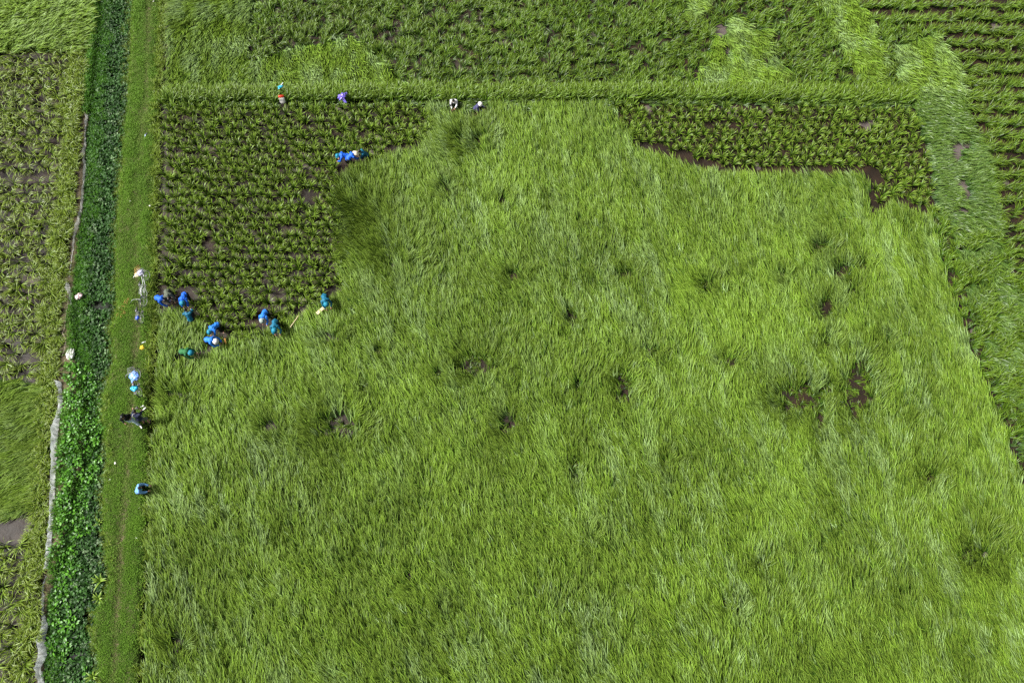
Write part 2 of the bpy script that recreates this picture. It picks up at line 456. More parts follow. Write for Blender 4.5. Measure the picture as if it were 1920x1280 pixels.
def fuse(shapes, voxel, mat, name, jitter=0.0):
    """melts overlapping shapes into one continuous skin"""
    me = mesh_np('tmp', shapes.v, shapes.f)
    o = bpy.data.objects.new('tmp', me); COL.objects.link(o)
    md = o.modifiers.new('r', 'REMESH'); md.mode = 'VOXEL'; md.voxel_size = voxel
    ms = o.modifiers.new('s', 'SMOOTH'); ms.factor = .5; ms.iterations = 3
    dg = bpy.context.evaluated_depsgraph_get()
    out = bpy.data.meshes.new_from_object(o.evaluated_get(dg)); out.name = name
    bpy.data.objects.remove(o); bpy.data.meshes.remove(me)
    if jitter:
        n = len(out.vertices); co = np.empty(n * 3); out.vertices.foreach_get('co', co); co = co.reshape(-1, 3)
        no = np.empty(n * 3); out.vertices.foreach_get('normal', no); no = no.reshape(-1, 3)
        w = vn(co[:, 0] * 13 + co[:, 2] * 9, co[:, 1] * 13 - co[:, 2] * 7, random.randint(0, 99)) - .5
        out.vertices.foreach_set('co', (co + no * (w * jitter)[:, None]).ravel())
    out.materials.clear(); out.materials.append(mat)
    out.polygons.foreach_set('use_smooth', [True] * len(out.polygons)); out.update()
    return out
def limb(mb, a, b, ra, rb, n=10, capa=True, capb=True):
    a = Vector(a); b = Vector(b)
    mb.tube([a, a.lerp(b, .35), a.lerp(b, .7), b], [ra, ra * .62 + rb * .38 + .004, ra * .3 + rb * .7, rb], n)
    if capa: mb.ball(a, ra, n, 8)
    if capb: mb.ball(b, rb, n, 8)
POSES = {
 'bend': dict(pel=(-.16, 0, .84), che=(.22, 0, 1.00), nek=(.34, 0, 1.01), hed=(.47, 0, .95), sho=(.22, .185, .98), elb=(.40, .23, .72), han=(.54, .12, .50), hip=(-.15, .095, .82), kne=(.02, .13, .45), ank=(-.06, .15, .06), crown=(.5, 0, .85), mid=(.06, .97)),
 'squat': dict(pel=(-.14, 0, .28), che=(.10, 0, .66), nek=(.18, 0, .80), hed=(.27, 0, .90), sho=(.12, .185, .72), elb=(.32, .22, .50), han=(.52, .11, .40), hip=(-.12, .095, .28), kne=(.27, .19, .50), ank=(.02, .15, .06), crown=(.45, 0, .9), mid=(.04, .62)),
 'walk': dict(pel=(0, 0, .88), che=(.07, 0, 1.22), nek=(.10, 0, 1.38), hed=(.14, 0, 1.51), sho=(.07, .175, 1.29), elb=(.0, .25, 1.03), han=(.22, .21, .95), hip=(0, .09, .86), kne=(.10, .10, .46), ank=(-.04, .11, .07), crown=(.25, 0, 1), mid=(.05, 1.2)),
 'photo': dict(pel=(-.08, 0, .86), che=(.05, 0, 1.20), nek=(.12, 0, 1.36), hed=(.20, 0, 1.47), sho=(.06, .185, 1.27), elb=(.28, .26, 1.16), han=(.38, .10, 1.42), hip=(-.07, .09, .84), kne=(.03, .13, .45), ank=(-.10, .16, .07), crown=(.35, 0, .95), mid=(.02, 1.2)),
}
def person(label, pose, uv, duv, top, legs, head='hair', zg=0.0, shoe=None, legmove=None, bare_legs=False, strap=False):
    J = {k: v for k, v in POSES[pose].items()}
    jit = lambda p, s=.02: Vector((p[0] + G(0, s), p[1] + (G(0, s) if p[1] else 0), p[2] + G(0, s)))
    mz = J['mid'][1] + zg
    c = P(uv[0], uv[1], mz)
    x1, y1 = gp(uv[0] + duv[0] * 3, uv[1] + duv[1] * 3, mz)
    az = math.atan2(y1 - c.y, x1 - c.x)
    off = Vector((math.cos(az), math.sin(az), 0)) * J['mid'][0]
    root = empty('person', (c.x - off.x, c.y - off.y, zg - (.05 if zg == 0 else 0)), az)
    tag(root, label, 'person', 'people working in the paddy' if zg == 0 else 'people on the path')
    pel, che, nek, hed = (Vector(J[k]) for k in ('pel', 'che', 'nek', 'hed'))
    S = {}
    for s in (1, -1):
        m = lambda k, j=.02: jit((J[k][0], J[k][1] * s, J[k][2]), j)
        S[s] = dict(sho=m('sho', 0), elb=m('elb', .03), han=m('han', .035), hip=m('hip', 0), kne=m('kne', .02), ank=m('ank', 0))
    if legmove:
        for s, (kn, an) in legmove.items(): S[s]['kne'] = Vector(kn); S[s]['ank'] = Vector(an)
    cr = Vector(J['crown']).normalized()
    fc = (Vector((1, 0, 0)) if cr.z > .5 else Vector((.25, 0, -1)))
    fc = (fc - cr * fc.dot(cr)).normalized()
    HM = Matrix((fc, cr.cross(fc), cr)).transposed()
    b = MB()
    limb(b, pel, che, .115, .125); limb(b, che, nek, .10, .055); limb(b, nek, hed, .05, .05)
    b.ball(hed, (.093, .076, .115), 16, 12, HM)
    b.ball(hed + HM @ Vector((.035, 0, -.075)), (.05, .045, .045), 10, 8, HM)
    b.ball(hed + HM @ Vector((.098, 0, -.012)), (.018, .014, .024), 8, 6, HM)
    for s in (1, -1):
        d = S[s]
        b.ball(hed + HM @ Vector((-.005, .078 * s, -.005)), (.018, .010, .030), 8, 6, HM)
        limb(b, che.lerp(nek, .2), d['sho'], .075, .06); limb(b, d['sho'], d['elb'], .052, .041)
        wr = d['elb'].lerp(d['han'], .82)
        limb(b, d['elb'], wr, .041, .029)
        hd = (d['han'] - d['elb']).normalized()
        b.ball(wr + hd * .05, (.036, .036, .036), 8, 6)
        limb(b, pel, d['hip'], .10, .09); limb(b, d['hip'], d['kne'], .082, .058); limb(b, d['kne'], d['ank'], .056, .038)
        limb(b, d['ank'] + Vector((-.03, 0, -.03)), d['ank'] + Vector((.15, .01 * s, -.035)), .036, .030)
    me = fuse(b, .015, M_SKIN, 'body')
    body = link('body', me, root)
    for s in (1, -1):                                    # five curled fingers on each hand, rooted in the palm
        f = MB()
        d = S[s]; hd = (d['han'] - d['elb']).normalized(); wr = d['elb'].lerp(d['han'], .82)
        sd = hd.cross(Vector((0, 0, 1)));  sd = sd.normalized() if sd.length > .1 else Vector((0, 1, 0))
        dn = hd.cross(sd).normalized(); dn = dn if dn.z < 0 else -dn
        for k, (o_, L) in enumerate(((-.027, .062), (-.009, .074), (.009, .070), (.026, .056))):
            p0 = wr + hd * .07 + sd * o_
            f.tube([p0, p0 + hd * L * .5 + dn * .006, p0 + hd * L * .8 + dn * .03, p0 + hd * L * .85 + dn * .055], [.0095, .009, .008, .006], 6)
        p0 = wr + hd * .035 - sd * .03
        f.tube([p0, p0 - sd * .025 + hd * .025 + dn * .01, p0 - sd * .022 + hd * .055 + dn * .03], [.011, .010, .007], 6)
        f.build('fingers', M_SKIN, body, True)
    for s in (1, -1): MB().ball(hed + HM @ Vector((.083, .030 * s, .008)), (.008, .012, .008), 8, 6, HM).build('eye', M_EYE, body, True)
    MB().ball(hed + HM @ Vector((.086, 0, -.058)), (.008, .024, .008), 8, 6, HM).build('mouth', M_LIP, body, True)
    j = MB()                                             # top: torso and sleeves
    limb(j, pel.lerp(che, .04), che, .145, .150); limb(j, che, che.lerp(nek, .75), .125, .085)
    for s in (1, -1):
        d = S[s]
        j.ball(pel.lerp(che, .15) + Vector((0, .06 * s, 0)), .125, 12, 8)
        j.ball(che + Vector((-.02, .07 * s, 0)), .120, 12, 8)
        limb(j, che.lerp(nek, .2), d['sho'], .10, .082); limb(j, d['sho'], d['elb'], .075, .062)
        if not bare_legs and pose != 'photo': limb(j, d['elb'], d['elb'].lerp(d['han'], .72), .060, .050, capb=False)
    link('jacket' if not bare_legs else 'shirt', fuse(j, .019, top, 'jacket', .03), root)
    t = MB()
    for s in (1, -1):
        d = S[s]
        limb(t, pel, d['hip'], .125, .118); limb(t, d['hip'], d['kne'], .108, .086)
        if not bare_legs: limb(t, d['kne'], d['kne'].lerp(d['ank'], .86 if zg else .55), .082, .068, capb=False)
    link('trousers' if not bare_legs else 'shorts', fuse(t, .019, legs, 'trousers', .02), root)
    if shoe:
        for s in (1, -1):
            q = MB(); a_ = S[s]['ank']; limb(q, a_ + Vector((-.045, 0, -.022)), a_ + Vector((.17, .01 * s, -.03)), .050, .040)
            link('shoe', fuse(q, .014, shoe, 'shoe'), root)
    hair = MB()
    hair.ball(hed + HM @ Vector((-.014, 0, .018)), (.100, .090, .112), 16, 12, HM)
    if head == 'long':
        limb(hair, hed + HM @ Vector((-.07, 0, 0)), hed + HM @ Vector((-.14, 0, -.20)), .085, .10)
        limb(hair, hed + HM @ Vector((-.14, 0, -.20)), hed + HM @ Vector((-.17, 0, -.38)), .10, .07)
    link('hair', fuse(hair, .016, M_HAIR, 'hair', .02), root)
    def lathe(profile, mat, nm, n=24, par=root):
        vs = []; fs = []
        for r_, z_ in profile:
            for k in range(n):
                an = 2 * math.pi * k / n; vs.append(hed + HM @ Vector((r_ * math.cos(an) - .01, r_ * math.sin(an), z_)))
        for i in range(len(profile) - 1):
            for k in range(n): fs.append((i * n + k, i * n + (k + 1) % n, (i + 1) * n + (k + 1) % n, (i + 1) * n + k))
        fs.append(tuple(range((len(profile) - 1) * n, len(profile) * n)))
        return link(nm, mesh_np(nm, vs, fs, mat, True), par)
    if isinstance(head, tuple):
        kind, mat = head
        if kind == 'cone':
            hat = lathe([(.205, .028), (.215, .02), (.215, .028), (.15, .075), (.08, .125), (.012, .17)], mat, 'conical_hat')
            rings = MB()
            for rr, z_ in ((.185, .053), (.15, .079), (.11, .107), (.07, .136)):
                rings.tube([hed + HM @ Vector((rr * math.cos(k * .2618) - .01, rr * math.sin(k * .2618), z_)) for k in range(25)], .003, 5)
            rings.build('hoop', mat, hat)
        else:
            hat = lathe([(.10, .035), (.165, .022), (.168, .030), (.108, .050), (.104, .11), (.085, .135), (.02, .142)], mat, 'brimmed_hat')
            lathe([(.111, .050), (.111, .066), (.105, .066)], M_SEAT, 'hat_band', par=hat)
    if strap:
        q = MB(); q.tube([che + Vector((-.13, .16, .12)), che + Vector((.0, .10, .20)), che + Vector((.14, -.05, .05)), pel + Vector((.12, -.18, .05))], .012, 6)
        q.build('shoulder_strap', M_PWHITE, root)
    return root

HAT_T = ('brim', C_TEALHAT)
person('person in royal blue jacket bending beside the path edge, leftmost of the workers', 'bend', (297, 558), (1, .45), C_BLUE, C_DARK)
person('person in grey olive shirt bending between two blue jackets near the path', 'bend', (312, 549), (.35, 1), C_OLIVE, C_DARK)
person('person in royal blue jacket and teal hat bending over a sheaf by the path corner', 'bend', (343, 555), (-.15, 1), C_BLUE, C_BLACK, HAT_T)
person('bareheaded person in teal jacket crouching with back to the flattened crop', 'squat', (352, 590), (-.1, -1), C_TEAL, C_DARK)
person('person in bright blue jacket and teal hat just above the white hat worker', 'bend', (401, 611), (-.65, .75), C_BLUE2, C_BLACK, HAT_T)
person('person in bright blue jacket and round white hat stooping over mud', 'bend', (391, 636), (1, .25), C_BLUE2, C_BLACK, ('brim', M_WHITEHAT))
person('person in green jacket and teal hat, lowest of the workers at the left', 'bend', (344, 658), (1, .2), C_GREEN, C_DARK, HAT_T)
person('person in bright blue jacket with pale grey hat at the lower edge of the sheaves', 'bend', (494, 588), (-.25, 1), C_BLUE2, C_BLACK, ('brim', C_HATGREY))
person('person in teal jacket and teal hat below the pale grey hat worker', 'bend', (514, 606), (0, 1), C_TEAL, C_DARK, HAT_T)
person('person in teal jacket stooping at the right corner of the sheaves, pale board nearby', 'bend', (608, 558), (.3, 1), C_TEAL, C_BLACK, HAT_T)
person('person in blue jacket and teal hat left of the conical hat', 'bend', (645, 290), (-1, .1), C_BLUE, C_BLACK, HAT_T)
person('person in blue under a wide pale conical hat among the sheaves', 'bend', (656, 292), (1, -.5), C_BLUE, C_BLACK, ('cone', M_PALMHAT))
person('person in teal jacket facing the conical hat worker', 'squat', (682, 286), (-1, .25), C_TEAL, C_NAVY)
person('bareheaded person in white shirt crouching below the dike rice', 'squat', (851, 188), (-.1, 1), C_WHITE, C_DARK)
person('person in violet grey shirt and white hat crouching below the dike rice', 'squat', (895, 198), (1, .35), C_PURPLE, C_DARK, ('brim', M_WHITEHAT))
person('long haired person in black top and pale jeans walking on the path', 'walk', (234, 782), (.55, 1), C_BLACK, C_JEANS, 'long', .2, M_SHOE, {1: ((.20, .10, .48), (.36, .11, .08)), -1: ((.02, -.09, .46), (-.20, -.10, .10))})
person('person in navy shirt taking a picture on the path, camera held to the face', 'photo', (256, 779), (.15, -1), C_NAVY, C_GREY, 'hair', .2, C_BLACK, None, True, True)
person('person in light blue shirt squatting alone at the path edge', 'squat', (259, 917), (1, -.2), C_SKY, C_BLACK, 'hair', .2, C_BLACK)

# the camera in the photographer's hands
cp = P(256.5, 765.5, 1.62)
k = empty('camera', tuple(cp), R(85))
tag(k, 'small black camera held up by the person in navy on the path', 'camera')
MB().box((0, 0, 0), (.06, .13, .085)).box((0, 0, .052), (.05, .05, .03)).build('camera_body', M_CAMERA, k)
MB().tube([(.03, 0, 0), (.075, 0, 0), (.08, 0, 0), (.12, 0, 0)], [.036, .036, .04, .04], 16).build('lens', M_SEAT, k, True)

# ------------------------------------------------------------------ bicycles
def bicycle(label, front_uv, rear_uv, paint, tyre, guard, lean, steer, basket=True):
    z = .20
    a = P(*rear_uv, z); b = P(*front_uv, z)
    az = math.atan2(b.y - a.y, b.x - a.x)
    c = (a + b) / 2
    r = empty('bicycle', (c.x, c.y, z), az); r.rotation_euler = (lean, 0, az)
    tag(r, label, 'bicycle', 'bicycles parked on the path')
    W = .53
    fr = MB()
    ST_, BB, HT, HB = (-.19, 0, .78), (-.10, 0, .29), (.37, 0, .86), (.41, 0, .66)
    fr.tube([BB, ST_], .017).tube([HT, HB], .021).tube([HB, (.12, 0, .42), BB], .019).tube([(.38, 0, .80), (.05, 0, .58), (-.15, 0, .52)], .016)
    for s in (-.055, .055):
        fr.tube([(-W, s, .33), (-.12, s * .4, .29)], .009); fr.tube([(-W, s, .33), (-.17, s * .5, .70)], .009)
    fr.build('frame', paint, r, True)
    def wheel(x, rot):
        w = link('wheel', None and None or mesh_np('rim', MB().torus((0, 0, 0), .295, .012).v, MB().torus((0, 0, 0), .295, .012).f, M_CHROME, True), r, (x, 0, .33))
        w.rotation_euler = (0, 0, rot)
        MB().torus((0, 0, 0), .315, .019).build('tyre', tyre, w, True)
        sp = MB()
        for i in range(18):
            an = i * 2 * math.pi / 18; s = .02 if i % 2 else -.02
            sp.tube([(.02 * math.cos(an + .5), s, .02 * math.sin(an + .5)), (.292 * math.cos(an), 0, .292 * math.sin(an))], .0018, 4)
        sp.tube([(0, -.05, 0), (0, .05, 0)], .018, 10)
        sp.build('spokes', M_CHROME, w)
        return w
    wheel(-W, 0); wheel(W, steer)
    fk = MB()
    for s in (-.05, .05): fk.tube([(.41, 0, .66), (.44, s, .60), (W, s, .33)], .010)
    fk.build('fork', paint, r, True)
    for x, a0, a1 in ((-W, .5, 3.3), (W, .3, 2.2)):
        g_ = MB()
        for s in (-.022, 0, .022): g_.torus((x, s, .33), .345, .010, 18, 6, a0, a1)
        g_.build('mudguard', guard, r, True)
    hb = MB().tube([(.37, 0, .86), (.355, 0, .98)], .013).tube([(.22, -.29, 1.0), (.33, -.22, 1.02), (.37, -.08, .98), (.37, .08, .98), (.33, .22, 1.02), (.22, .29, 1.0)], .011)
    h = hb.build('handlebar', M_CHROME, r, True)
    for s in (-1, 1): MB().tube([(.25, .275 * s, 1.007), (.14, .31 * s, .995)], .017).build('grip', guard, h, True)
    sd = MB(); sd.ball((-.24, 0, .83), (.13, .085, .035), 14, 8).ball((-.12, 0, .83), (.12, .035, .028), 12, 8)
    s_ = sd.build('saddle', M_SEAT, r, True); MB().tube([ST_, (-.205, 0, .82)], .013).build('seat_post', M_CHROME, s_, True)
    rk = MB()
    for y in (-.07, -.025, .025, .07): rk.tube([(-.30, y, .70), (-.78, y, .70)], .006)
    for x in (-.32, -.5, -.77): rk.tube([(x, -.07, .70), (x, .07, .70)], .006)
    for y in (-.07, .07): rk.tube([(-.62, y, .70), (-W, y, .33)], .006)
    rk.build('rear_rack', M_CHROME, r)
    ck = MB(); ck.torus((-.10, 0, .29), .085, .006, 24, 6).tube([(-.10, .05, .29), (-.04, .06, .15)], .009).tube([(-.10, -.05, .29), (-.16, -.06, .43)], .009)
    ckk = ck.build('crank', M_CHROME, r)
    for y, x, zz in ((.11, -.04, .15), (-.11, -.16, .43)): MB().box((x, y, zz), (.08, .09, .02)).build('pedal', M_SEAT, ckk)
    MB().tube([(-.30, .05, .30), (-.34, .20, .01)], .009).build('kickstand', M_CHROME, r)
    if basket:
        bk = MB()
        for zz, sx_, sy_ in ((.72, .11, .13), (.80, .125, .145), (.88, .14, .16), (.96, .155, .175)):
            pts = [(.56 + sx_ * x, sy_ * y, zz) for x, y in ((1, 1), (1, -1), (-1, -1), (-1, 1), (1, 1))]
            bk.tube(pts, .005, 5)
        for kx in range(-2, 3):
            for y in (-1, 1): bk.tube([(.56 + kx * .055, .13 * y, .72), (.56 + kx * .077, .175 * y, .96)], .003, 4)
            bk.tube([(.56 + kx * .055, -.13, .72), (.56 + kx * .055, .13, .72)], .003, 4)
            for x in (-1, 1): bk.tube([(.56 + .11 * x, kx * .065, .72), (.56 + .155 * x, kx * .087, .96)], .003, 4)
        bk.build('basket', M_CHROME, r)
    return r
bicycle('white bicycle with a bag in its basket, uppermost of the three parked', (280, 520), (276, 554), M_WSTEEL, M_CREAMTYRE, M_WSTEEL, R(-4), R(-25))
bicycle('dark bicycle with cream tyres, middle of the three parked', (276, 568), (270, 601), M_DSTEEL, M_CREAMTYRE, M_DSTEEL, R(-5), R(-8), False)
bicycle('black bicycle draped with a light blue raincoat, lowest of the three parked', (264, 703), (267, 737), M_DSTEEL, M_TYRE, M_DSTEEL, R(-4), R(-12))

# ------------------------------------------------------------------ bags, raincoats, litter
def crumple(name, label, cat, uv, z, size, mat, rz=0.0, amp=.35, seed=1, group=None, lift=0.0):
    bm = bmesh.new(); bmesh.ops.create_icosphere(bm, subdivisions=4, radius=1.0)
    for v_ in bm.verts:
        d = v_.co.normalized()
        n1 = float(vn(d.x * 2.2 + 5, d.y * 2.2 + d.z * 1.7 + 5, seed)); n2 = float(vn(d.x * 5 + 9, d.y * 5 - d.z * 4, seed + 3))
        rr = 1 + amp * (abs(n1 - .5) * 2 - .5) + amp * .5 * (abs(n2 - .5) * 2 - .5)
        v_.co = Vector((d.x * rr * size[0], d.y * rr * size[1], max(d.z, -.55) * rr * size[2] + size[2] * .55))
    me = bpy.data.meshes.new(name); bm.to_mesh(me); bm.free(); me.materials.append(mat)
    me.polygons.foreach_set('use_smooth', [len(me.polygons) > 0] * len(me.polygons))
    o = link(name, me, None, tuple(P(uv[0], uv[1], z + lift))); o.rotation_euler = (0, 0, rz)
    return tag(o, label, cat, group)
def handles(o, mat, size):
    for s in (-1, 1):
        MB().tube([(s * size[0] * .5, -.03, size[2] * 1.1), (s * size[0] * .7, 0, size[2] * 1.9), (s * size[0] * .5, .04, size[2] * 1.15)], .010, 6).build('handle', mat, o, True)
def flap(o, pts, mat, name='flap'):
    """loose corner of a sheet: a thin slab through the given points"""
    n = len(pts); vs = [tuple(Vector(p)) for p in pts] + [tuple(Vector(p) - Vector((0, 0, .012))) for p in pts]
    fs = [tuple(range(n)), tuple(range(2 * n - 1, n - 1, -1))] + [(i, n + i, n + (i + 1) % n, (i + 1) % n) for i in range(n)]
    link(name, mesh_np(name, vs, fs, mat), o)
o = crumple('bag', 'lilac patterned bag in the basket of the white bicycle', 'bag', (265.5, 513), 1.0, (.22, .19, .16), M_PLILAC, .4, .35, 4); handles(o, M_PLILAC, (.2, .2, .12))
crumple('sack', 'small cream sack beside the lilac bag', 'sack', (257, 516), .95, (.12, .15, .08), M_PCREAM, .8, .5, 6)
crumple('cap', 'round blue cap on the rear rack of the middle bicycle', 'cap', (259, 596.5), .93, (.115, .115, .10), M_BALL, 0, .08, 2)
o = crumple('raincoat', 'light blue raincoat draped over the handlebar of the lowest bicycle', 'raincoat', (252, 705), 1.02, (.31, .27, .10), M_PBLUE, -.5, .40, 9)
flap(o, [(-.05, -.15, .07), (.20, -.30, .02), (.14, -.42, -.08), (.02, -.34, -.04)], M_PBLUE)
o = crumple('bag', 'cyan bag hanging on the rear of the lowest bicycle', 'bag', (253.5, 728), .85, (.22, .16, .10), M_PCYAN, .3, .5, 12); handles(o, M_PCYAN, (.22, .16, .08))
o = crumple('bag', 'yellow bag lying on the path below the bicycles', 'bag', (267.5, 652), .2, (.16, .13, .07), M_PYEL, .2, .65, 14); handles(o, M_PYEL, (.15, .1, .05))
bt = P(267, 643, .2)
o = empty('bottle', tuple(bt), .4); tag(o, 'small clear white bottle beside the yellow bag', 'bottle')
MB().tube([(0, 0, .035), (.16, 0, .035), (.19, 0, .035)], [.034, .034, .014], 12).build('bottle_body', M_FILM, o, True)
MB().tube([(.19, 0, .035), (.22, 0, .035)], .016, 10).build('cap', M_WSTEEL, o, True)
o = crumple('raincoat', 'violet raincoat spread on the dike rice', 'raincoat', (642, 183), .62, (.32, .22, .16), M_PPURP, .35, .55, 21)
flap(o, [(-.1, -.1, .2), (.1, -.22, .12), (.16, -.42, -.1), (.0, -.36, -.06)], M_PPURP); flap(o, [(.1, .1, .22), (.38, .22, .12), (.36, .05, .1)], M_PPURP)
o = crumple('bag', 'cyan plastic bag caught on top of the dike rice', 'bag', (526, 164), .80, (.20, .12, .09), M_PCYAN, .5, .6, 23)
flap(o, [(.08, .02, .12), (.30, .12, .16), (.26, .18, .12), (.08, .08, .10)], M_FILM)
# red and white sack propped upright against the dike rice
s0 = P(531, 194, .18)
o = empty('sack', tuple(s0), R(8)); o.rotation_euler = (R(-28), 0, R(8)); tag(o, 'white sack with a red top band propped against the dike rice', 'sack')
w = MB(); w.tube([(0, 0, 0), (0, 0, .10), (0, 0, .30), (0, 0, .40)], [.15, .19, .19, .185], 14); ws = w.build('sack_body', M_PWHITE, o, True)
w = MB(); w.tube([(0, 0, .395), (0, 0, .47), (0, 0, .55)], [.190, .196, .17], 14); rbnd = w.build('red_band', M_RED, o, True)
for q in (ws, rbnd): q.scale = (1, .35, 1)
o = crumple('bag', 'white and pink plastic bag lying on the grass bank of the ditch', 'bag', (150, 556), .12, (.24, .17, .13), plastic('white pink bag', (.76, .70, .70), (.62, .30, .30), .3), .6, .5, 31); handles(o, M_PWHITE, (.2, .15, .08))
crumple('sack', 'large dirty white sack lying at the end of the upper plastic film', 'sack', (133, 664), .12, (.26, .34, .10), M_PWHITE, .3, .45, 33)
def sandal(label, uv, rz, mat, z=.2):
    q = P(uv[0], uv[1], z + .03); o = empty('sandal', tuple(q), rz); o.scale = (.85,) * 3; tag(o, label, 'sandal', 'sandals left on the path')
    m_ = MB(); m_.ball((.06, 0, .02), (.085, .052, .02), 14, 6).ball((-.06, 0, .02), (.07, .042, .02), 14, 6); m_.build('sole', mat, o, True)
    MB().tube([(.01, .05, .025), (.05, .03, .06), (.07, 0, .065), (.05, -.03, .06), (.01, -.05, .025)], .009, 6).build('strap', mat, o, True)
sandal('upper white sandal of the pair right of the photographer', (267, 761.5), .4, M_SHOE); sandal('lower white sandal of the pair right of the photographer', (270.5, 766.5), .8, M_SHOE)
sandal('dark blue sandal with a pale sole side lying on the upper path', (274.5, 252), 1.2, M_RUBBER); sandal('pale blue sandal touching the dark one on the upper path', (272.5, 255), 1.5, plain('pale blue rubber', (.45, .55, .75), .5, .1))
for kk, (uv, lab) in enumerate((((281.5, 386), 'white scrap of paper lying on the path near the big paddy edge'), ((244, 377), 'curled pale straw scrap on the upper path'), ((250, 275), 'tiny pale scrap on the path below the sandals'),
                                ((216, 868), 'white scrap on the turf near the ditch side below the photographers'), ((256, 1008), 'white scrap on the path below the squatting person'), ((206, 899), 'tiny white scrap at the ditch edge of the path'), ((288, 3), 'pale scrap at the top of the path'))):
    crumple('paper_scrap', lab, 'litter', uv, .22, (.075, .05, .02), M_PWHITE, kk * .7, .6, 40 + kk, 'scraps lying on the path')
# sticks
def stick(name, label, cat, a, b, za, zb, r, mat, flat=False):
    p, q = P(*a, za), P(*b, zb); d = q - p; L = d.length
    o = bpy.data.objects.new(name, None)
    m_ = MB()
    if flat: m_.box((L / 2, 0, 0), (L, r * 4.2, r * 1.2))
    else:
        nseg = 6
        m_.tube([(L * i / nseg, G(0, .006), G(0, .006)) for i in range(nseg + 1)], [r * (1 - .35 * i / nseg) for i in range(nseg + 1)], 8)
        for i in range(1, 5): m_.tube([(L * i / 5 - .008, 0, 0), (L * i / 5 + .008, 0, 0)], r * 1.12, 8)
    bpy.data.objects.remove(o)
    o = m_.build(name, mat, None, not flat); o.location = p; o.rotation_mode = 'QUATERNION'; o.rotation_quaternion = d.to_track_quat('X', 'Z')
    return tag(o, label, cat)
stick('bamboo_pole', 'slim yellow bamboo pole lying on the flattened crop by the sheaves', 'pole', (544, 614), (561, 590), .34, .36, .030, M_WOOD)
stick('wooden_board', 'short pale board lying by the teal worker at the right corner', 'board', (594, 588), (607, 577), .28, .30, .045, M_WOOD, True)
stick('stick', 'thin pale stick lying on the crop below the white hat worker', 'stick', (370, 660), (374, 672), .34, .33, .022, M_WOOD)
stick('stick', 'short pale stick in the mud below the conical hat worker', 'stick', (666, 310), (680, 316), .30, .28, .035, M_WOOD)
stick('ochre_strip', 'flat ochre strip standing at the lower edge of the sheaves', 'strip', (421, 634), (425, 649), .55, .30, .020, M_ORANGE, True)

# ------------------------------------------------------------------ plastic film fences along the ditch
def film(name, label, pts, h0, mat, every=2, seed=0, tilt=.12, droop=.12):
    n = 14; path = []
    for (a, b) in zip(pts[:-1], pts[1:]):
        for i in range(n):
            t = i / n; path.append((a[0] + (b[0] - a[0]) * t, a[1] + (b[1] - a[1]) * t, a[2] + (b[2] - a[2]) * t))
    path.append(pts[-1])
    p0 = P(path[0][0], path[0][1], 0)
    root = empty(name, (p0.x, p0.y, 0)); tag(root, label, 'plastic fence', 'low plastic film fences along the ditch')
    vs = []; K = 7; th = .006
    for i, (u_, v_, hh) in enumerate(path):
        q = P(u_, v_, .08) - p0
        sag = 1 - droop * abs(math.sin(math.pi * (i % n) / n)) * (.6 + .4 * float(vn(np.array(i * .3), np.array(seed + .5), seed)))
        for k_ in range(K):
            t = k_ / (K - 1)
            wx = (float(vn(np.array(i * .55), np.array(t * 2.2), seed + 2)) - .5) * .07 * (.4 + t) + (float(vn(np.array(i * 1.7), np.array(t * 4.0), seed + 5)) - .5) * .03
            vs.append((q.x - tilt * t * hh + wx, q.y + wx * .3, .06 + hh * h0 * sag * t))
    m_ = len(path); fs = [(i * K + k_, (i + 1) * K + k_, (i + 1) * K + k_ + 1, i * K + k_ + 1) for i in range(m_ - 1) for k_ in range(K - 1)]
    o = link('film', mesh_np('film', vs, fs, mat, True), root)
    for i, (u_, v_, hh) in enumerate(pts[::every]):
        q = P(u_, v_, .05) - p0
        MB().tube([(q.x + .02, q.y, -.15), (q.x - tilt * hh * .9, q.y, h0 * hh + .12)], [.014, .010], 6).build('stake', M_WOOD2, root, True)
    return root
film('plastic_fence', 'white plastic film fence beside the vine, lower left of the ditch', [(117, 716, 1.1), (118, 738, .55), (121, 745, .9), (117, 770, .7), (112, 800, 1.1), (109, 840, 1.0), (106, 900, .85), (104, 950, .8), (101, 990, .8), (97, 1030, .8), (93, 1066, .7)], .40, M_FILM, 2, 3, .18)
film('plastic_fence', 'sagging greyish plastic film fence at the bottom left corner', [(89, 1078, .25), (84, 1100, .3), (85, 1130, .45), (83, 1150, .3), (90, 1172, .7), (84, 1200, .9), (88, 1225, .9), (79, 1250, .8), (83, 1285, .6), (78, 1330, .6)], .42, M_FILM, 2, 8, .25)
film('plastic_fence', 'thin crumpled old plastic film fence along the upper left bank', [(165, 216, .7), (160, 250, .25), (162, 268, .5), (158, 290, .7), (161, 310, .5), (157, 350, .35), (154, 390, .5), (148, 425, .85), (143, 445, .7), (138, 480, .5), (133, 520, .5)], .27, M_FILM2, 3, 15, .15)
film('plastic_fence', 'torn strip of old plastic film beside the pink bag', [(131, 530, .6), (134, 545, .9), (136, 553, .5), (134, 575, .2)], .42, M_FILM2, 2, 19, .2)
q = [P(u_, v_, .16 + .03 * math.sin(v_)) for u_, v_ in ((126, 540), (128, 566), (124, 590), (121, 616), (117, 624), (124, 636), (121, 655), (116, 668))]
o = MB().tube(q, .016, 6).build('cord', M_WOOD2, None, True); tag(o, 'pale twisted cord running down the bank to the dirty white sack', 'cord')

